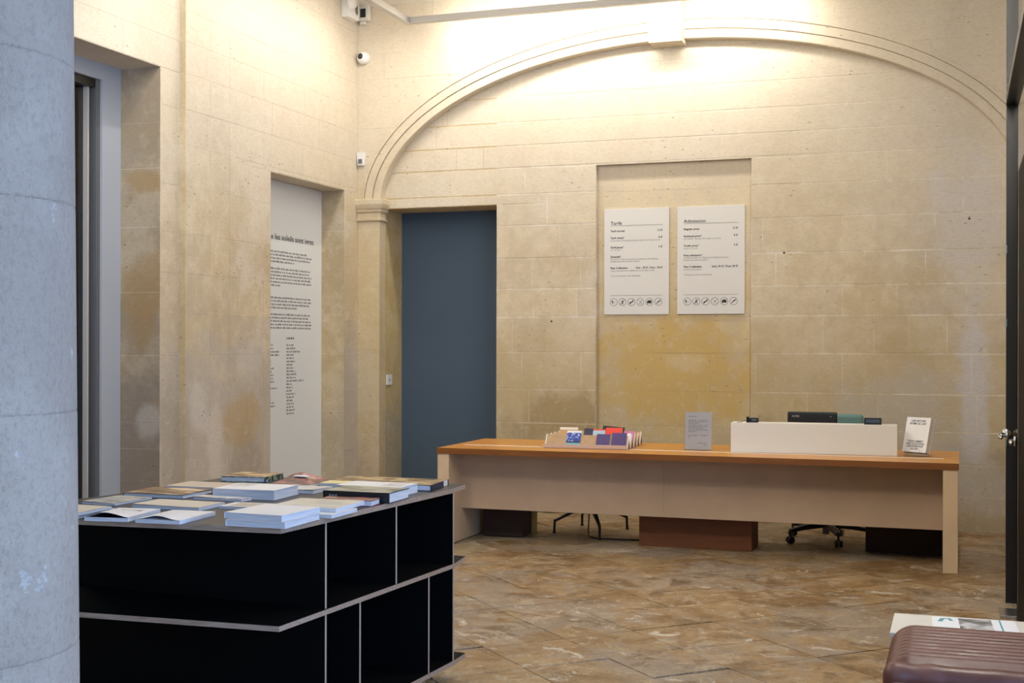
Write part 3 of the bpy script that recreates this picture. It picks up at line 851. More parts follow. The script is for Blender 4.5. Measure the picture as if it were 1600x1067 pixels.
def board(x0, x1, label, rows, title):
    Y = YN - 0.016; W, H = x1 - x0, 0.999; z0 = 1.8925
    t = thing('price_board', (x0, Y, z0), label, 'sign')
    MB().cbox((0, 0, 0), (W, 0.014, H), 'white_board', 0.0015).build('board', t)
    L, Rr = 0.098 * W, 0.902 * W
    text_part('heading', title, 0.044, FRONT((L, -0.0006, H * (1 - 0.150))), 'ink', t, bold=0.0004, sx=1.12)
    MB().box((L, -0.0012, H * (1 - 0.160)), (Rr, 0, H * (1 - 0.160) + 0.0022), 'ink').build('rule_line', t)
    MB().box((L, -0.0012, H * (1 - 0.821)), (Rr, 0, H * (1 - 0.821) + 0.0022), 'ink').build('rule_line', t)
    for fy, left, right, big in rows:
        if left: text_part('lettering', left, 0.026 if big else 0.0205, FRONT((L, -0.0006, H * (1 - fy))), 'ink' if big else 'grey_ink', t, bold=0.0006 if big else 0, sx=1.05)
        if right: text_part('lettering', right, 0.026, FRONT((Rr, -0.0006, H * (1 - fy))), 'ink', t, align='RIGHT', bold=0.0005)
    for k, fx in enumerate((0.152, 0.288, 0.425, 0.563, 0.702, 0.840)): pictogram(t, k, fx * W, H * (1 - 0.882))
    for sx_, sz_ in ((0.03, 0.02), (0.97, 0.02), (0.03, 0.98), (0.97, 0.98)):
        MB().cyl((sx_ * W, -0.0015, sz_ * H), (sx_ * W, 0.002, sz_ * H), 0.004, 'alu', n=10).build('screw', t)


board(-3.191, -2.566, 'left of the two white price boards, headed Tarifs, in the niche', [
    (.218, 'Tarif normal', '12 €', 1), (.284, 'Tarif réduit*', '8 €', 1), (.306, "Demandeurs d'emploi, groupe à partir de 15 personnes", '', 0),
    (.373, 'Tarif jeune*', '5 €', 1), (.396, '12 - 25 ans', '', 0), (.462, 'Gratuité*', '', 1), (.483, 'Moins de 12 ans, personnes en situation de handicap,', '', 0),
    (.504, 'bénéficiaires des minima sociaux', '', 0), (.568, 'Pass Collection', 'Solo : 30 € / Duo : 50 €', 1), (.592, "Carte d'abonnement valable un an de date à date", '', 0),
    (.641, "* Sur présentation d'un justificatif", '', 0)], 'Tarifs')
board(-2.488, -1.862, 'right of the two white price boards, headed Admission, in the niche', [
    (.218, 'Regular price', '12 €', 1), (.284, 'Reduced price*', '8 €', 1), (.306, 'Job seeker, Group (15 people or more)', '', 0),
    (.373, 'Youth price*', '5 €', 1), (.396, 'From 12 to 25', '', 0), (.462, 'Free admission*', '', 1), (.483, 'Children under 12, Registered disabled persons,', '', 0),
    (.504, 'People on income support', '', 0), (.568, 'Pass Collection', 'Solo: 30 € / Duo: 50 €', 1), (.592, 'Annual subscription', '', 0),
    (.641, '* Present proof of entitlement', '', 0)], 'Admission')

# ------------------------------------------------------------------ glazed steel screen on the right
g = bpy.data.objects.new('door_3', None); COL.objects.link(g); g['kind'] = 'structure'
g['label'] = 'black steel glazed door screen at the right edge'
MB().cbox((0.272, 8.56, 0.0), (0.312, 8.61, ZC), 'dark_steel', 0.002).build('post', g)
MB().box((0.268, 5.0, 3.10), (0.312, 8.56, 3.16), 'dark_steel').build('top_rail', g)
MB().box((0.306, 5.0, 3.16), (0.310, 8.56, ZC), 'pane_glass').build('pane', g)
MB().box((0.306, 7.79, 0.02), (0.310, 8.56, 3.10), 'pane_glass').build('pane', g)
MB().box((0.306, 5.0, 2.58), (0.310, 7.79, 3.10), 'pane_glass').build('pane', g)
MB().box((0.311, 5.6, 0.02), (0.352, 7.77, 2.58), 'laminate').build('leaf', g)
fp = MB(); fp.cbox((0.225, 8.06, 0.002), (0.318, 8.30, 0.02), 'steel', 0.003); fp.build('floor_plate', g)
hd = MB()
hd.cyl((0.278, 8.3, 1.06), (0.262, 8.3, 1.06), 0.026, 'steel'); hd.cyl((0.262, 8.3, 1.06), (0.215, 8.3, 1.06), 0.010, 'steel')
hd.tube([(0.272, 8.55, 1.05), (0.25, 8.45, 1.06), (0.225, 8.32, 1.06), (0.222, 8.2, 1.06), (0.23, 8.1, 1.06)], 0.011, 'steel')
hd.lathe([(0, 0.03), (0.02, 0.026), (0.03, 0.01), (0.03, 0)], 'steel', 20, frame((0.275, 8.56, 1.06), (1, 0, 0), (0, 0, 1), (0, -1, 0)))
hd.cyl((0.30, 7.7, 1.07), (0.285, 7.7, 1.07), 0.028, 'steel'); hd.tube([(0.292, 7.7, 1.07), (0.27, 7.7, 1.07), (0.266, 7.6, 1.07), (0.266, 7.5, 1.07)], 0.011, 'steel')
hd.build('handle', g, smooth=True)
for z in (2.18, 1.72, 0.98):
    MB().box((0.268, 8.555, z), (0.276, 8.56, z + 0.05), 'steel').build('latch', g)

# ------------------------------------------------------------------ reception desk
dk = thing('reception_desk', (-1.985, 10.08, 0), 'long reception desk with honey oak top and pale front', 'desk')
ox, oy = -1.985, 10.08
def D(a, b): return tuple(p - q for p, q in zip(a, (ox, oy, 0))), tuple(p - q for p, q in zip(b, (ox, oy, 0)))
tp = MB()
a, b = D((-3.965, 9.525, 0.731), (-0.004, 10.636, 0.776))
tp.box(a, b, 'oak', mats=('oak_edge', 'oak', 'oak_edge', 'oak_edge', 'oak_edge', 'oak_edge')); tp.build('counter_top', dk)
MB().cbox(*D((-3.875, 9.882, 0.7755), (-0.108, 9.926, 0.7768)), 'inlay', 0.0003).build('inlay_strip', dk)
MB().cbox(*D((-3.961, 9.533, 0), (-3.863, 10.63, 0.731)), 'desk_leg', 0.003).build('side_panel', dk)
MB().cbox(*D((-0.111, 9.533, 0), (-0.010, 10.63, 0.731)), 'desk_leg', 0.003).build('side_panel', dk)
MB().cbox(*D((-3.863, 9.824, 0.263), (-2.1735, 9.862, 0.731)), 'desk_panel', 0.0015).build('front_panel', dk)
MB().cbox(*D((-2.1725, 9.824, 0.263), (-0.111, 9.862, 0.731)), 'desk_panel', 0.0015).build('front_panel', dk)

# cabinets below the desk
def cabinet(x0, x1, y0, y1, h, mat, label, edge=None):
    t = thing('drawer_cabinet', ((x0 + x1) / 2, (y0 + y1) / 2, 0), label, 'cabinet'); w, d = (x1 - x0) / 2, (y1 - y0) / 2
    MB().cbox((-w, -d, 0), (w, d, h), mat, 0.003).build('body', t)
    if edge: MB().box((w, -d + 0.25, 0), (w + 0.012, d + 0.05, h), 'box_edge').build('side_board', t)
    k = 3
    for i in range(k):
        z0 = 0.02 + i * (h - 0.04) / k; z1 = z0 + (h - 0.04) / k - 0.006
        f_ = MB().cbox((-w + 0.008, d, z0), (w - 0.008, d + 0.016, z1), mat, 0.002).build('drawer', t)
        MB().tube([(-0.05, d + 0.016, z1 - 0.05), (-0.05, d + 0.035, z1 - 0.05), (0.05, d + 0.035, z1 - 0.05), (0.05, d + 0.016, z1 - 0.05)], 0.004, 'steel', 8).build('handle', f_)
    return t


cabinet(-3.79, -3.445, 10.13, 10.45, 0.62, 'box_dark', 'dark brown cabinet under the left end of the desk', True)
cabinet(-2.422, -1.525, 10.03, 10.37, 0.60, 'box_brown', 'wide reddish brown cabinet under the middle of the desk')
cabinet(-0.69, -0.125, 10.32, 10.60, 0.62, 'box_dark', 'very dark cabinet under the right end of the desk')

# ------------------------------------------------------------------ chairs behind the desk
def chair_left():
    c = (-2.99, 10.62)
    t = thing('visitor_chair', (*c, 0), 'chair with four black metal star feet behind the desk', 'chair')
    for (x, y) in ((-3.259, 10.435), (-2.731, 10.871), (-2.80, 10.221), (-3.166, 10.965)):
        e = Vector((x - c[0], y - c[1], 0)); d = e.normalized(); s = Vector((-d.y, d.x, 0))
        mb = MB(); pts = []
        for tt, z, w, h in ((0.0, 0.235, 0.022, 0.034), (0.35, 0.215, 0.018, 0.028), (0.97, 0.118, 0.011, 0.020)):
            p = e * tt; pts.append([p + s * w + Vector((0, 0, z)), p - s * w + Vector((0, 0, z)), p - s * w + Vector((0, 0, z - h)), p + s * w + Vector((0, 0, z - h))])
        vs = [q for r_ in pts for q in r_]
        fs = [(i * 4 + j, i * 4 + (j + 1) % 4, (i + 1) * 4 + (j + 1) % 4, (i + 1) * 4 + j) for i in range(2) for j in range(4)] + [(3, 2, 1, 0), (8, 9, 10, 11)]
        mb.add(vs, fs, 'black_metal')
        mb.cyl(e * 0.985 + Vector((0, 0, 0.118)), e * 1.0 + Vector((0, 0, 0.012)), 0.011, 'black_metal', 0.010)
        o = mb.build('leg', t)
        MB().cyl(e + Vector((0, 0, 0)), e + Vector((0, 0, 0.013)), 0.015, 'black_plastic').build('glide', o)
    MB().cyl((0, 0, 0.19), (0, 0, 0.40), 0.022, 'black_metal').build('column', t)
    s = MB(); rounded(s, (0, 0, 0.43), (0.44, 0.42, 0.06), 0.028, 'teal_fabric'); s.build('seat', t, smooth=True)
    s = MB(); rounded(s, (0, 0.22, 0.585), (0.40, 0.035, 0.24), 0.017, 'teal_fabric'); s.build('backrest', t, smooth=True)


def rounded(mb, ctr, size, r, mat, n=(10, 10, 6), rib=None, X=None):
    """rounded box as a sphere-swept grid; rib(p)->extra offset along the normal"""
    hx, hy, hz = (s / 2 for s in size); bm = bmesh.new(); cache = {}
    def lin(h, k):
        inner = h - r
        a = [-h + r * (1 - math.cos(q)) * 1.0 for q in ()]
        ang = [-1 + i / 4 for i in range(4)]
        pts = [-h + r * (i / 4) for i in range(4)] + [-inner + 2 * inner * i / k for i in range(k + 1)] + [inner + r * (i + 1) / 4 for i in range(4)]
        return pts
    L = [lin(h, k) for h, k in zip((hx, hy, hz), n)]
    def vert(p):
        key = tuple(round(q, 6) for q in p)
        if key not in cache:
            q = Vector([max(-h + r, min(h - r, c)) for h, c in zip((hx, hy, hz), p)])
            d = Vector(p) - q
            # equal-angle remap of the edge strips
            d = Vector([math.copysign(math.tan(abs(c) / r * math.pi / 4), c) if abs(c) > 1e-9 else 0 for c in d])
            d = d.normalized() if d.length > 1e-9 else Vector((0, 0, 1))
            w = q + d * r
            if rib: w += d * rib(w)
            cache[key] = bm.verts.new(w + Vector(ctr))
        return cache[key]
    for ax in range(3):
        u, v = [i for i in range(3) if i != ax]; H = (hx, hy, hz)[ax]
        for sg in (-1, 1):
            for i in range(len(L[u]) - 1):
                for j in range(len(L[v]) - 1):
                    quad = []
                    for (ii, jj) in ((i, j), (i + 1, j), (i + 1, j + 1), (i, j + 1)):
                        p = [0, 0, 0]; p[ax] = sg * H; p[u] = L[u][ii]; p[v] = L[v][jj]; quad.append(vert(p))
                    if len(set(quad)) >= 3:
                        try: bm.faces.new(quad)
                        except ValueError: pass
    bmesh.ops.recalc_face_normals(bm, faces=bm.faces)
    return mb.bm(bm, mat, X)


chair_left()
def chair_right():
    c = (-1.035, 10.78)
    t = thing('swivel_chair', (*c, 0), 'office swivel chair on black castors with a teal backrest', 'chair')
    for k in range(5):
        a = R(4 + 72 * k); d = Vector((math.cos(a), math.sin(a), 0)); s = Vector((-d.y, d.x, 0)); e = d * 0.34
        mb = MB(); pts = []
        for q, z, w, h in ((0.02, 0.165, 0.03, 0.05), (0.2, 0.145, 0.024, 0.04), (0.34, 0.115, 0.017, 0.028)):
            p = d * q; pts += [p + s * w + Vector((0, 0, z)), p - s * w + Vector((0, 0, z)), p - s * w * 0.8 + Vector((0, 0, z - h)), p + s * w * 0.8 + Vector((0, 0, z - h))]
        mb.add(pts, [(i * 4 + j, i * 4 + (j + 1) % 4, (i + 1) * 4 + (j + 1) % 4, (i + 1) * 4 + j) for i in range(2) for j in range(4)] + [(3, 2, 1, 0), (8, 9, 10, 11)], 'black_plastic')
        leg = mb.build('leg', t)
        cs = MB(); cs.cyl(e + Vector((0, 0, 0.05)), e + Vector((0, 0, 0.10)), 0.009, 'black_metal')
        for sg in (-1, 1): cs.cyl(e + s * 0.010 * sg + Vector((0, 0, 0.028)), e + s * 0.027 * sg + Vector((0, 0, 0.028)), 0.028, 'black_plastic', n=20)
        cs.build('castor', leg)
    MB().cyl((0, 0, 0.06), (0, 0, 0.26), 0.028, 'grey_steel').cyl((0, 0, 0.26), (0, 0, 0.42), 0.016, 'steel').build('gas_lift', t)
    s = MB(); rounded(s, (0, 0, 0.46), (0.48, 0.46, 0.08), 0.035, 'teal_fabric'); s.build('seat', t, smooth=True)
    MB().cbox((-0.03, 0.22, 0.42), (0.03, 0.25, 0.80), 'black_plastic', 0.004).build('back_bar', t)
    s = MB(); rounded(s, (0.06, 0.29, 0.80), (0.44, 0.07, 0.46), 0.034, 'teal_fabric'); s.build('backrest', t, smooth=True)


chair_right()
cb = MB().tube(spline([(-3.0, 10.58, 0.33), (-2.97, 10.50, 0.18), (-2.935, 10.36, 0.03), (-2.87, 10.27, 0.007), (-2.7, 10.24, 0.007), (-2.5, 10.27, 0.007), (-2.43, 10.32, 0.007)], 8), 0.006, 'black_plastic', 8).build('power_cable', smooth=True)
tag(cb, 'black power cable trailing on the floor beside the star footed chair', 'cable')

# ------------------------------------------------------------------ on the desk
ZD = 0.776
ry = math.atan2(0.066, 1.23)
t = thing('desk_riser', (-1.062, 10.062, ZD + 0.001), 'long white box screen standing on the oak desk top', 'riser', ry)
MB().cbox((-0.617, -0.10, 0), (0.617, 0.10, 0.228), 'riser', 0.002).build('body', t)
ZR = ZD + 0.228
# monitor behind the riser
t = thing('computer_monitor', (-1.107, 10.42, ZD), 'black computer monitor seen from behind the white riser', 'monitor')
m_ = MB(); rounded(m_, (0, 0, 0.175), (0.388, 0.035, 0.25), 0.014, 'black_plastic'); m_.build('housing', t, smooth=True)
MB().cbox((-0.18, 0.018, 0.065), (0.18, 0.020, 0.285), 'dark_glassy', 0.0005).build('screen', t)
MB().cbox((-0.02, -0.03, 0.012), (0.02, -0.016, 0.12), 'black_plastic', 0.003).build('neck', t)
MB().cbox((-0.10, -0.09, 0), (0.10, 0.09, 0.012), 'black_plastic', 0.004).build('foot', t)
text_part('lettering', 'AURES', 0.020, FRONT((-0.158, -0.0182, 0.258)), 'alu', t)
MB().box((0.140, -0.0182, 0.262), (0.148, -0.0174, 0.268), 'alu').build('emblem', t)
# customer display and little black device on the riser
t = thing('customer_display', (-0.622, 10.085, ZR), 'small dark customer display on the right end of the riser', 'display', ry)
MB().cbox((-0.064, -0.018, 0.0), (0.064, 0.018, 0.052), 'black_plastic', 0.003).build('housing', t)
MB().box((-0.050, -0.0186, 0.016), (0.050, -0.0178, 0.040), plain('slate_display', (0.06, 0.085, 0.13), 0.3)).build('screen', t)
t = thing('card_reader', (-1.513, 10.03, ZR), 'small black device with a thin lead on the left end of the riser', 'device', ry)
MB().cbox((-0.045, -0.03, 0.0), (0.04, 0.03, 0.038), 'black_plastic', 0.008).build('housing', t)
MB().cbox((-0.052, -0.034, 0.0), (-0.032, -0.02, 0.046), 'black_metal', 0.003).build('clip', t)
MB().box((-0.01, -0.0312, 0.016), (0.026, -0.0298, 0.026), 'grey_steel').build('screen', t)
MB().tube(spline([(-0.05, 0, 0.012), (-0.075, -0.01, 0.010), (-0.10, -0.03, 0.003), (-0.12, -0.05, 0.003)], 5), 0.002, 'black_plastic', 6).build('lead', t)

# sheet in a clear holder
t = thing('notice_sheet', (-1.950, 10.045, ZD), 'pale printed sheet standing upright in a clear holder on the desk', 'sign', R(6))
TL = Matrix.Rotation(R(-5), 4, 'X')
MB().box((-0.106, -0.003, 0.002), (0.106, -0.0016, 0.300), 'acrylic', TL).box((-0.106, 0.0016, 0.002), (0.106, 0.003, 0.300), 'acrylic', TL).build('holder', t)
MB().cbox((-0.106, -0.03, 0), (0.106, 0.06, 0.003), 'acrylic', 0.001).build('holder_foot', t)
MB().box((-0.104, -0.0006, 0.004), (0.104, 0.0006, 0.299), 'pinkish_paper', TL).build('sheet', t)
sh = MB()
for (z, x0, x1) in [(.262, -.078, -.015), (.232, -.078, -.010), (.232, .0, .075), (.220, -.078, .074), (.208, -.078, .005), (.194, -.078, .04), (.194, .05, .075), (.181, -.078, .07), (.169, -.078, .045), (.155, -.078, .075), (.143, -.078, -.012), (.113, -.078, .008), (.113, .02, .074), (.101, -.078, -.06), (.052, -.005, .07), (.037, .045, .066)]:
    x = x0
    while x < x1 - 0.004:
        w = min(rt.uniform(0.008, 0.022), x1 - x); sh.box((x, -0.0012, z), (x + w, -0.0007, z + 0.0048), 'soft_ink', TL); x += w + 0.004
sh.build('print', t)

# white book on a plexi stand
BK = Matrix.Rotation(R(-16), 4, 'X')
t = thing('book_stand', (-0.285, 10.12, ZD), 'low clear stand holding the white book on the desk', 'stand', R(-31))
MB().box((-0.075, -0.09, 0.0), (0.075, -0.087, 0.035), 'acrylic').box((-0.075, -0.09, 0), (0.075, 0.06, 0.003), 'acrylic').box((-0.075, -0.062, 0.012), (0.075, -0.059, 0.20), 'acrylic', BK).build('stand', t)
for x in (-0.06, 0.06): MB().box((x - 0.004, -0.098, 0.028), (x + 0.004, -0.09, 0.052), 'acrylic').build('hook', t)
t = thing('white_book', (-0.285, 10.12, ZD), 'white book with black lettering upright at the right end of the desk', 'book', R(-31))
BX = Matrix.Translation((0, -0.076, 0.030)) @ BK
MB().box((-0.100, -0.002, 0), (0.100, 0.0, 0.268), 'paper', BX).box((-0.100, 0.050, 0), (0.100, 0.052, 0.268), 'paper', BX).box((-0.1015, -0.002, 0), (-0.100, 0.052, 0.268), 'paper', BX).build('cover', t)
MB().box((-0.0995, 0.0, 0.003), (0.0985, 0.050, 0.265), 'pages', BX).build('pages', t)
for s, z, sz in (("UNE HISTOIRE", .233, .0215), ("INTIME DE L'ART", .212, .0215), ('YVON LAMBERT', .077, .0205), ('UNE COLLECTION', .058, .0205), ('UNE DONATION', .039, .0205), ('UN LIEU', .020, .0205)):
    text_part('lettering', s, sz, BX @ FRONT((0, -0.0023, z)), 'ink', t, align='CENTER', sx=0.88, bold=0.0003)

# brochure rack of stepped card tiers
rkx, rky = -3.155, 9.80
t = thing('brochure_rack', (rkx, rky, ZD + 0.001), 'low stepped card rack of brochures on the left of the desk', 'rack', R(2.5))
RW = 0.68; PIT = 0.128
TI = []
for k in range(5):
    y0 = 0.02 + k * PIT; ty = y0 + 0.062; hz = 0.105
    TI.append((y0, ty, hz))
    mb = MB()
    mb.add([(0.012, y0, 0.004), (RW, y0, 0.004), (RW, ty, hz), (0.012, ty, hz), (0.012, y0 + 0.005, 0.004), (RW, y0 + 0.005, 0.004), (RW, ty + 0.004, hz), (0.012, ty + 0.004, hz)], [(0, 1, 2, 3), (7, 6, 5, 4), (3, 2, 6, 7), (0, 4, 5, 1)], 'kraft')
    for xa, xb in ((0.006, 0.014), (RW - 0.002, RW + 0.004)):
        pr = [(y0 - 0.004, 0.004), (ty - 0.004, hz + 0.003), (ty + 0.008, hz + 0.003), (y0 + 0.009, 0.004)]
        mb.add([(x_, y_, z_) for x_ in (xa, xb) for y_, z_ in pr], [(0, 1, 2, 3), (7, 6, 5, 4), (0, 4, 5, 1), (1, 5, 6, 2), (2, 6, 7, 3), (3, 7, 4, 0)], 'rack_edge')
    mb.build('tier', t)
    b2 = MB(); ye = y0 + PIT - 0.008
    b2.add([(0.012, ty + 0.004, hz), (RW, ty + 0.004, hz), (RW, ye, 0.004), (0.012, ye, 0.004), (0.012, ty + 0.001, hz - 0.003), (RW, ty + 0.001, hz - 0.003), (RW, ye - 0.005, 0.004), (0.012, ye - 0.005, 0.004)], [(0, 1, 2, 3), (7, 6, 5, 4), (1, 5, 6, 2), (4, 0, 3, 7)], 'kraft')
    b2.build('tier_back', t)
    MB().box((0.0, y0 - 0.012, 0.0), (RW, y0 - 0.008, 0.034), 'kraft_lip').box((0.0, y0 - 0.012, 0.0), (RW, y0 + 0.006, 0.004), 'kraft_lip').build('lip', t)
rack = t
RX = Matrix.Translation((rkx, rky, ZD)) @ Matrix.Rotation(R(2.5), 4, 'Z')


def card(name, k, x0, w, h, mat, label, cat='brochure', thick=0.004, edge='paper', back=0.0, extra=None, rot=0.0, up=0.0):
    """one leaflet leaning on tier k of the rack: top-level, group of brochures"""
    y0, ty, hz = TI[k]; dirv = Vector((0, ty - y0, hz - 0.004)).normalized(); nrm = Vector((0, -dirv.z, dirv.y))
    o = Vector((x0, y0, 0.006)) + nrm * (0.002 + back) + dirv * up
    X = RX @ frame(o, (1, 0, 0), dirv, nrm) @ Matrix.Rotation(R(rot), 4, 'Z')
    e = bpy.data.objects.new(name, None); COL.objects.link(e); e.matrix_world = X; tag(e, label, cat, 'brochures in the card rack')
    MB().box((0, 0, 0), (w, h, thick), mat, mats=('paper', mat, edge, edge, edge, edge)).build('sheets', e)
    if extra:
        for (a, b, c, d, mm) in extra: MB().box((a, b, thick), (c, d, thick + 0.0004), mm).build('print', e)
    return e


print_mat('blue_dots', [(0.006, 0.02, 0.20), (0.008, 0.035, 0.30), (0.02, 0.06, 0.42), (0.45, 0.6, 0.8)], 60)
plain('cyan_ink', (0.10, 0.42, 0.58), 0.4); plain('purple_ink', (0.075, 0.045, 0.165), 0.4, var=0.15); plain('red_ink', (0.80, 0.06, 0.03), 0.4)
plain('lightblue_ink', (0.40, 0.55, 0.62), 0.5); plain('navy_ink', (0.015, 0.015, 0.05), 0.4); plain('pink_ink', (0.55, 0.18, 0.36), 0.5); plain('tan_ink', (0.52, 0.30, 0.11), 0.5); plain('pale_ink', (0.72, 0.64, 0.52), 0.5)
card('brochure', 0, 0.178, 0.118, 0.150, 'blue_dots', 'blue dotted brochure with a cyan foot in the front tier of the rack', thick=0.006, extra=[(0.002, 0.0, 0.116, 0.040, 'cyan_ink'), (0.002, 0.041, 0.116, 0.056, 'navy_ink'), (0.0, 0.132, 0.118, 0.150, 'paper')])
card('brochure', 0, 0.424, 0.112, 0.125, 'purple_ink', 'left purple brochure in the front tier of the rack', thick=0.007)
card('brochure', 0, 0.548, 0.120, 0.138, 'purple_ink', 'right purple brochure in the front tier of the rack', thick=0.007)
card('brochure', 1, 0.08, 0.15, 0.172, 'tan_ink', 'tan brochure behind the blue dotted one in the second tier', extra=[(0.0, 0.150, 0.15, 0.172, 'pale_ink')])
card('brochure', 1, 0.285, 0.075, 0.165, 'navy_ink', 'narrow dark brochure in the second tier of the rack')
card('brochure', 1, 0.36, 0.10, 0.160, 'lightblue_ink', 'light blue brochure in the second tier of the rack', extra=[(0.0, 0.148, 0.10, 0.160, 'red_ink')])
card('brochure', 1, 0.465, 0.135, 0.176, 'red_ink', 'bright red brochure in the second tier of the rack')
card('brochure', 1, 0.61, 0.065, 0.128, 'paper', 'white brochure at the right end of the second tier')
card('brochure', 2, 0.585, 0.09, 0.138, 'pink_ink', 'pink brochure at the right end of the third tier')
card('brochure', 2, 0.395, 0.185, 0.168, 'black_plastic', 'tall black brochure tilted behind the red one', rot=-5, up=0.018)
card('brochure', 3, 0.56, 0.11, 0.122, 'tan_ink', 'tan brochure at the right end of the fourth tier')

# ------------------------------------------------------------------ book display table
ZT = 0.930; TH = 0.022
Nc, Ec, Tc = (-2.346, 4.154), (-2.236, 5.584), (-2.250, 5.764)
Lc = (-3.74, 4.063); Bc = (-3.57, 4.80)
poly = [Lc, Nc, Ec, Tc, (-2.285, 5.772), (-3.49, 5.72), Bc]
tc = Vector((-3.2, 4.95, 0))
dt = thing('display_table', tc, 'black laminate book display unit with pale plywood edges', 'table')
loc = lambda P: [(x - tc.x, y - tc.y) for x, y in P]
for nm, z0, z1, top in (('table_top', ZT - TH, ZT, 'laminate_top'), ('shelf', 0.556, 0.576, 'laminate'), ('bottom_shelf', 0.100, 0.122, 'laminate')):
    pp = poly
    if nm != 'table_top': pp = [Lc, (Nc[0] + 0.012, Nc[1] - 0.03), Ec, (-2.262, 5.80), (-2.30, 5.81), (-3.49, 5.72), Bc]
    if nm == 'bottom_shelf': pp = [Lc, (Nc[0] + 0.012, Nc[1] - 0.03), Ec, (-2.238, 5.74), (-2.27, 5.75), (-3.49, 5.72), Bc]
    mb = MB(); lp = loc(pp); n = len(lp)
    vs = [(x, y, z0) for x, y in lp] + [(x, y, z1) for x, y in lp]
    mb.add(vs, [list(range(n))[::-1]], 'laminate').add(vs, [list(range(n, 2 * n))], top)
    mb.add(vs, [(i, (i + 1) % n, (i + 1) % n + n, i + n) for i in range(n)], 'ply_edge')
    mb.build(nm, dt)


def edge_pt(tt):  # along the right edge, metres from the near corner
    d = (Vector(Ec) - Vector(Nc)).normalized(); return Vector(Nc) + d * tt, d


def divider(tt, z0, z1, length):
    p, d = edge_pt(tt); inw = Vector((-d.y, d.x)); a = p + inw * 0.001; b = p + inw * length; hw = 0.006
    A = [a - d * hw, a + d * hw, b + d * hw, b - d * hw]; lp = loc([tuple(q) for q in A])
    mb = MB(); n = 4
    vs = [(x, y, z0) for x, y in lp] + [(x, y, z1) for x, y in lp]
    mb.add(vs, [(3, 2, 1, 0), (4, 5, 6, 7), (1, 2, 6, 5), (3, 0, 4, 7), (2, 3, 7, 6)], 'laminate').add(vs, [(0, 1, 5, 4)], 'ply_edge_plain')
    mb.build('divider', dt)


for tt in (0.312, 0.878, 1.430): divider(tt, 0.576, ZT - TH, 1.255)
for tt in (0.312, 0.574, 1.182, 1.430): divider(tt, 0.122, 0.556, 1.255)
# spine board down the middle, so that the open shelves are dark inside
sb = MB(); sp_ = loc([(-2.80, 4.50), (-2.74, 5.56), (-2.752, 5.56), (-2.812, 4.50)])
sb.prism(sp_, 0.122, 0.556, 'laminate').prism(sp_, 0.576, ZT - TH, 'laminate'); sb.build('back_board', dt)
for (x, y) in ((-2.31, 5.36), (-2.40, 4.45), (-3.40, 4.3), (-3.38, 5.5)):
    MB().cyl((x - tc.x, y - tc.y, 0.0), (x - tc.x, y - tc.y, 0.10), 0.022, 'steel', n=20).build('foot', dt)

# books
def book(x, y, yaw, w, d, h, cover, label, spine='L', z0=ZT, hard=True, page='pages', lift=None, top=None, cat='book', board=None, inner=None):
    """near-left corner at (x,y); cover: material; top: other material for the upper face; lift=(amount, kind)"""
    t = thing('book', (x, y, z0), label, cat, R(yaw), 'books on the display table')
    b = board or (0.0028 if hard else 0.0009); ov = 0.003 if hard else 0.0003
    ins = {'L': (0, 1, 1, 1), 'R': (1, 0, 1, 1), 'N': (1, 1, 0, 1), 'B': (1, 1, 1, 0)}[spine]
    px0, px1, py0, py1 = ov * ins[0] + b * (1 - ins[0]), w - ov * ins[1] - b * (1 - ins[1]), ov * ins[2] + b * (1 - ins[2]), d - ov * ins[3] - b * (1 - ins[3])
    pm = MB(); pm.box((px0, py0, b), (px1, py1, h - b), page, mats=(page, inner or 'paper', page, page, page, page)); pm.build('pages', t)
    cv = MB()
    cv.box((0, 0, 0), (w, d, b), cover)
    nx, ny = (10, 8) if lift else (1, 1)
    def zl(u, v):
        if not lift: return 0.0
        a, kind = lift
        if kind == 'near': return a * (1 - v) ** 2 * math.sin(math.pi * min(1, u * 0.8 + 0.15)) ** 1.5
        if kind == 'nearright': return a * (1 - v) ** 1.6 * max(0, min(1, u * 1.5 - 0.4)) ** 1.2
        if kind == 'wave': return a * (1 - v) ** 1.3 * math.sin(math.pi * u) ** 2
        if kind == 'left': return a * (1 - u) ** 2 * (0.4 + 0.6 * (1 - v))
        if kind == 'back': return a * v ** 2 * max(0.0, 1 - abs(u - 0.25) * 1.35)
        return 0.0
    vs = []
    for j in range(ny + 1):
        for i in range(nx + 1):
            u, v = i / nx, j / ny; vs.append((u * w, v * d, h + zl(u, v)))
    k = len(vs); vs += [(p[0], p[1], p[2] - b) for p in vs]
    W = nx + 1
    up = [(j * W + i, j * W + i + 1, (j + 1) * W + i + 1, (j + 1) * W + i) for j in range(ny) for i in range(nx)]
    cv.add(vs, up, top or cover)
    cv.add(vs, [tuple(q + k for q in f[::-1]) for f in up], inner or cover)
    rim = [i for i in range(W)] + [j * W + nx for j in range(1, ny + 1)] + [ny * W + i for i in range(nx - 1, -1, -1)] + [j * W for j in range(ny - 1, 0, -1)]
    cv.add(vs, [(rim[i] + k, rim[(i + 1) % len(rim)] + k, rim[(i + 1) % len(rim)], rim[i]) for i in range(len(rim))], cover)
    s = {'L': ((0, 0, b), (b, d, h - b)), 'R': ((w - b, 0, b), (w, d, h - b)), 'N': ((0, 0, b), (w, b, h - b)), 'B': ((0, d - b, b), (w, d, h - b))}[spine]
    cv.box(*s, cover)
    cv.build('cover', t)
    return t


def printed(t, x0, y0, x1, y1, h, mat, dz=0.0002): MB().box((x0, y0, h), (x1, y1, h + dz), mat).build('print', t)


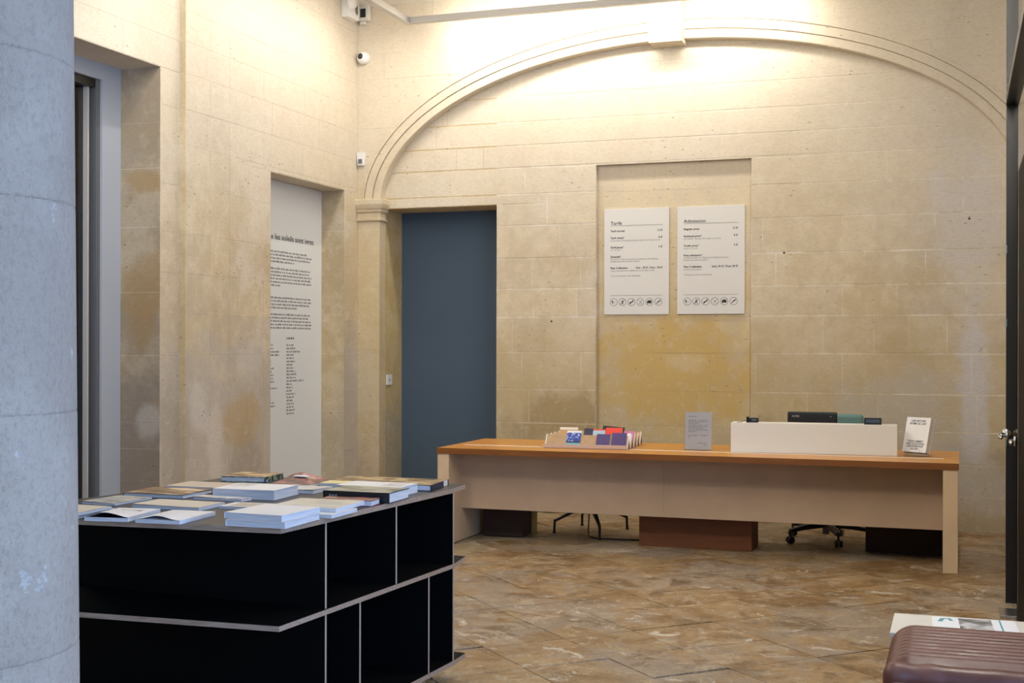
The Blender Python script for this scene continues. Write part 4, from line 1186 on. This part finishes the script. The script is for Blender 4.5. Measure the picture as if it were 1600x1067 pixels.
wc = plain('white_cover', (0.66, 0.65, 0.65), 0.45)
bc = plain('beige_cover', (0.50, 0.44, 0.35), 0.5, var=0.05); tn = plain('tan_cover', (0.42, 0.35, 0.27), 0.55, var=0.05)
bk = plain('black_cover', (0.013, 0.013, 0.016), 0.35); nv = plain('navy_cover', (0.012, 0.016, 0.045), 0.3)
print_mat('grey_photo', [(0.16, 0.17, 0.16), (0.36, 0.35, 0.32), (0.50, 0.46, 0.40)], 9, stretch=(1, 2.5, 1))
print_mat('brown_photo', [(0.07, 0.04, 0.02), (0.16, 0.09, 0.04), (0.30, 0.17, 0.07), (0.62, 0.50, 0.33)], 8, stretch=(1, 2, 1))
print_mat('pattern_dark', [(0.008, 0.012, 0.05), (0.01, 0.03, 0.12), (0.03, 0.10, 0.05), (0.45, 0.42, 0.10), (0.20, 0.36, 0.45)], 45)
print_mat('gold_photo', [(0.05, 0.025, 0.012), (0.14, 0.075, 0.03), (0.36, 0.23, 0.09), (0.62, 0.50, 0.28)], 10, stretch=(1, 3, 1))
print_mat('olive_photo', [(0.07, 0.07, 0.05), (0.22, 0.22, 0.15), (0.33, 0.35, 0.28), (0.42, 0.38, 0.29)], 9, stretch=(1, 2, 1))
print_mat('red_photo', [(0.05, 0.025, 0.018), (0.11, 0.05, 0.035), (0.34, 0.06, 0.06), (0.32, 0.24, 0.18)], 14)
print_mat('grey_sketch', [(0.25, 0.245, 0.24), (0.55, 0.53, 0.51), (0.66, 0.64, 0.62), (0.38, 0.37, 0.36)], 22, stretch=(1, 4, 1))
print_mat('blur_photo', [(0.44, 0.43, 0.41), (0.56, 0.50, 0.36), (0.60, 0.55, 0.46), (0.66, 0.64, 0.60)], 5, stretch=(1, 2, 1))
print_mat('tan_photo', [(0.12, 0.06, 0.02), (0.30, 0.18, 0.07), (0.45, 0.33, 0.16), (0.20, 0.14, 0.08)], 8, stretch=(1, 2, 1))

b1 = book(-3.137, 4.062, 9, 0.178, 0.275, 0.016, wc, 'white paperback with a lifted cover and black endpaper at the table front', hard=False, lift=(0.019, 'near'), inner=bk)
printed(b1, 0.05, 0.17, 0.14, 0.21, 0.0173, 'grey_ink')
book(-2.925, 4.085, 4, 0.186, 0.275, 0.015, wc, 'white paperback with a curling cover, right of the one with black endpaper', hard=False, lift=(0.015, 'wave'))
book(-3.455, 4.10, 1, 0.255, 0.235, 0.012, wc, 'lower pale paperback of the pair beside the column', hard=False)
book(-3.455, 4.085, 1, 0.265, 0.215, 0.012, bk, 'upper beige topped paperback of the pair beside the column', hard=False, z0=ZT + 0.0125, top=bc, lift=(0.007, 'left'))
book(-3.476, 4.485, -2, 0.170, 0.246, 0.010, bk, 'thin book with a grey photograph cover at the left of the table', hard=False, top='grey_photo', lift=(0.004, 'left'))
b5 = book(-3.474, 4.764, 1.5, 0.302, 0.245, 0.019, bk, 'hardback with a brown photograph cover and violet page edges', top='brown_photo', board=0.002)
book(-3.203, 4.450, 0, 0.318, 0.195, 0.015, bk, 'thin beige landscape book between the white paperbacks and the brown one', hard=False, top=bc, lift=(0.003, 'left'))
b7 = book(-3.082, 4.864, 3, 0.296, 0.238, 0.042, wc, 'thick white hardback with faint grey print in the middle of the table', board=0.0022)
printed(b7, 0.02, 0.11, 0.11, 0.225, 0.042, 'grey_sketch')
book(-3.510, 5.128, 1, 0.330, 0.215, 0.010, bk, 'thin dark book with a broad tan cover behind the brown hardback', hard=False, top=tn)
book(-3.42, 5.467, 6, 0.232, 0.225, 0.026, 'pattern_dark', 'tan topped book with a dark blue patterned spine at the back', spine='R', top='gold_photo', board=0.003)
book(-3.128, 4.780, -2, 0.244, 0.080, 0.012, plain('crimson', (0.25, 0.01, 0.03), 0.5), 'small white book with a crimson inside cover', hard=False, top='grey_sketch', lift=(0.003, 'left'))
b11 = book(-2.857, 4.555, 3, 0.190, 0.135, 0.011, wc, 'white book with a tan cover panel, half under the white stack', hard=False)
printed(b11, 0.030, 0.015, 0.18, 0.12, 0.011, tn)
book(-2.563, 4.121 + 0.008, 1, 0.247, 0.280, 0.0235, wc, 'lower of the two big white hardbacks at the near corner', board=0.002)
b12 = book(-2.583, 4.152, -3.5, 0.252, 0.272, 0.0235, wc, 'upper of the two big white hardbacks at the near corner', z0=ZT + 0.024, board=0.002)
book(-2.560, 4.450, -1, 0.272, 0.215, 0.0145, wc, 'lower pale book of the pair with blurred photo covers', hard=False)
s2 = book(-2.590, 4.500, 1, 0.290, 0.262, 0.0165, wc, 'upper book of the pair, its cover a blurred beige photo', z0=ZT + 0.015, hard=False)
printed(s2, 0.006, 0.006, 0.284, 0.256, 0.0165, 'blur_photo')
b14 = book(-2.530, 4.795, 6, 0.235, 0.105, 0.026, plain('red_cover', (0.22, 0.02, 0.03), 0.4), 'small thick book with a red back board and mottled cover', top='red_photo')
b13 = book(-2.585, 4.940, 0.3, 0.312, 0.210, 0.045, bk, 'thick book with a black lettered spine and olive cover', spine='N', top='olive_photo', board=0.003)
text_part('lettering', 'IVVL', 0.026, FRONT((0.028, -0.0006, 0.012)), 'alu', b13, sx=0.9)
b15 = book(-2.652, 5.190, -1, 0.320, 0.192, 0.040, wc, 'white hardback with grey print behind the black spined book', board=0.0022)
printed(b15, 0.20, 0.04, 0.30, 0.15, 0.040, 'grey_sketch')
book(-2.855, 5.560, 3, 0.270, 0.185, 0.020, 'tan_photo', 'tan photograph book lying at the far edge of the table', top='gold_photo')
book(-2.845, 5.405, 5, 0.165, 0.130, 0.020, plain('pale_yellow', (0.62, 0.52, 0.25), 0.5), 'small pale yellow book by the far tan one', hard=False)
book(-2.962, 5.150, 0, 0.218, 0.190, 0.014, wc, 'thin book with a pale sketch cover right of the thick white hardback', hard=False, top='grey_sketch', lift=(0.004, 'nearright'))
b19 = book(-3.085, 5.360, 4, 0.205, 0.250, 0.012, bk, 'dark reddish illustrated book with its back corner lifted', hard=False, top='red_photo', lift=(0.034, 'back'))
MB().box((0.045, 0.165, 0.0300), (0.115, 0.195, 0.0345), 'paper', Matrix.Translation((0, 0, 0))).build('sticker', b19)
b20 = book(-2.540, 5.405, 5, 0.254, 0.275, 0.028, nv, 'dark hardback with a golden cover and a white spine band at the far corner', spine='R', top='gold_photo', board=0.003)
MB().box((0.2535, 0.195, 0.001), (0.2546, 0.255, 0.027), 'pale_ink').build('spine_band', b20)

# ------------------------------------------------------------------ lounge chair and low table, lower right
lt = thing('coffee_table', (0.33, 5.55, 0), 'low cream table behind the brown leather chair', 'table')
MB().cbox((-0.594, -0.185, 0.43), (0.62, 0.214, 0.45), 'cream', 0.002).build('table_top', lt)
for x in (-0.40, 0.57):
    for y in (-0.15, 0.12): MB().cbox((x - 0.02, y - 0.02, 0), (x + 0.02, y + 0.02, 0.43), 'cream', 0.002).build('leg', lt)
nl = thing('newspaper', (-0.105, 5.60, 0.45), 'pale folded newspaper with teal print on the cream table', 'newspaper', R(3))
MB().cbox((0, -0.13, 0), (0.33, 0.125, 0.004), 'paper', 0.001).build('sheets', nl)
print_mat('news_photo', [(0.08, 0.08, 0.08), (0.30, 0.29, 0.28), (0.62, 0.61, 0.60)], 12)
MB().box((0.105, -0.10, 0.004), (0.235, 0.112, 0.0044), 'news_photo').build('photo', nl)
tm = MB(); plain('teal_ink', (0.12, 0.36, 0.38), 0.5)
tm.add([(0.02, 0.03, 0.0043), (0.035, 0.10, 0.0043), (0.075, 0.105, 0.0043), (0.085, 0.06, 0.0043), (0.07, 0.05, 0.0043), (0.065, 0.085, 0.0043), (0.05, 0.085, 0.0043), (0.04, 0.03, 0.0043)], [list(range(8))], 'teal_ink')
tm.build('emblem', nl)
MB().box((0.265, -0.12, 0.004), (0.272, 0.12, 0.0043), 'teal_ink').build('margin_line', nl)

lc = thing('lounge_chair', (0.215, 4.70, 0.018), 'ribbed brown leather lounge chair cut by the lower right corner', 'chair')
ribs = lambda p: (0.0115 * abs(math.sin((p.y + 0.34) * math.pi / 0.0545)) ** 0.7 - 0.004) * (1 if p.z > -0.08 else max(0, 1 + (p.z + 0.08) / 0.04)) * (1.0 if p.y > -0.31 else 0.3)
mb = MB(); rounded(mb, (0, 0.235, 0.385), (0.92, 0.66, 0.23), 0.085, 'leather', (12, 90, 6), ribs); mb.build('ribbed_cushion', lc, smooth=True)
mb = MB(); rounded(mb, (0, -0.135, 0.425), (0.93, 0.10, 0.155), 0.045, 'leather', (30, 4, 4), lambda p: 0.004 * math.sin(p.x * 40 + math.sin(p.x * 17)) * (1 if abs(p.x) > 0.3 else 0.3)); mb.build('edge_roll', lc, smooth=True)
mb = MB(); rounded(mb, (0, -0.50, 0.365), (0.95, 0.62, 0.20), 0.07, 'leather', (12, 40, 5)); mb.build('seat_cushion', lc, smooth=True)
MB().cbox((-0.43, -0.78, 0.235), (0.43, 0.54, 0.268), 'black_metal', 0.004).build('frame', lc)
for x in (-0.40, 0.40):
    for y in (-0.74, 0.50): MB().cyl((x, y, 0), (x, y, 0.24), 0.014, 'steel').build('leg', lc)
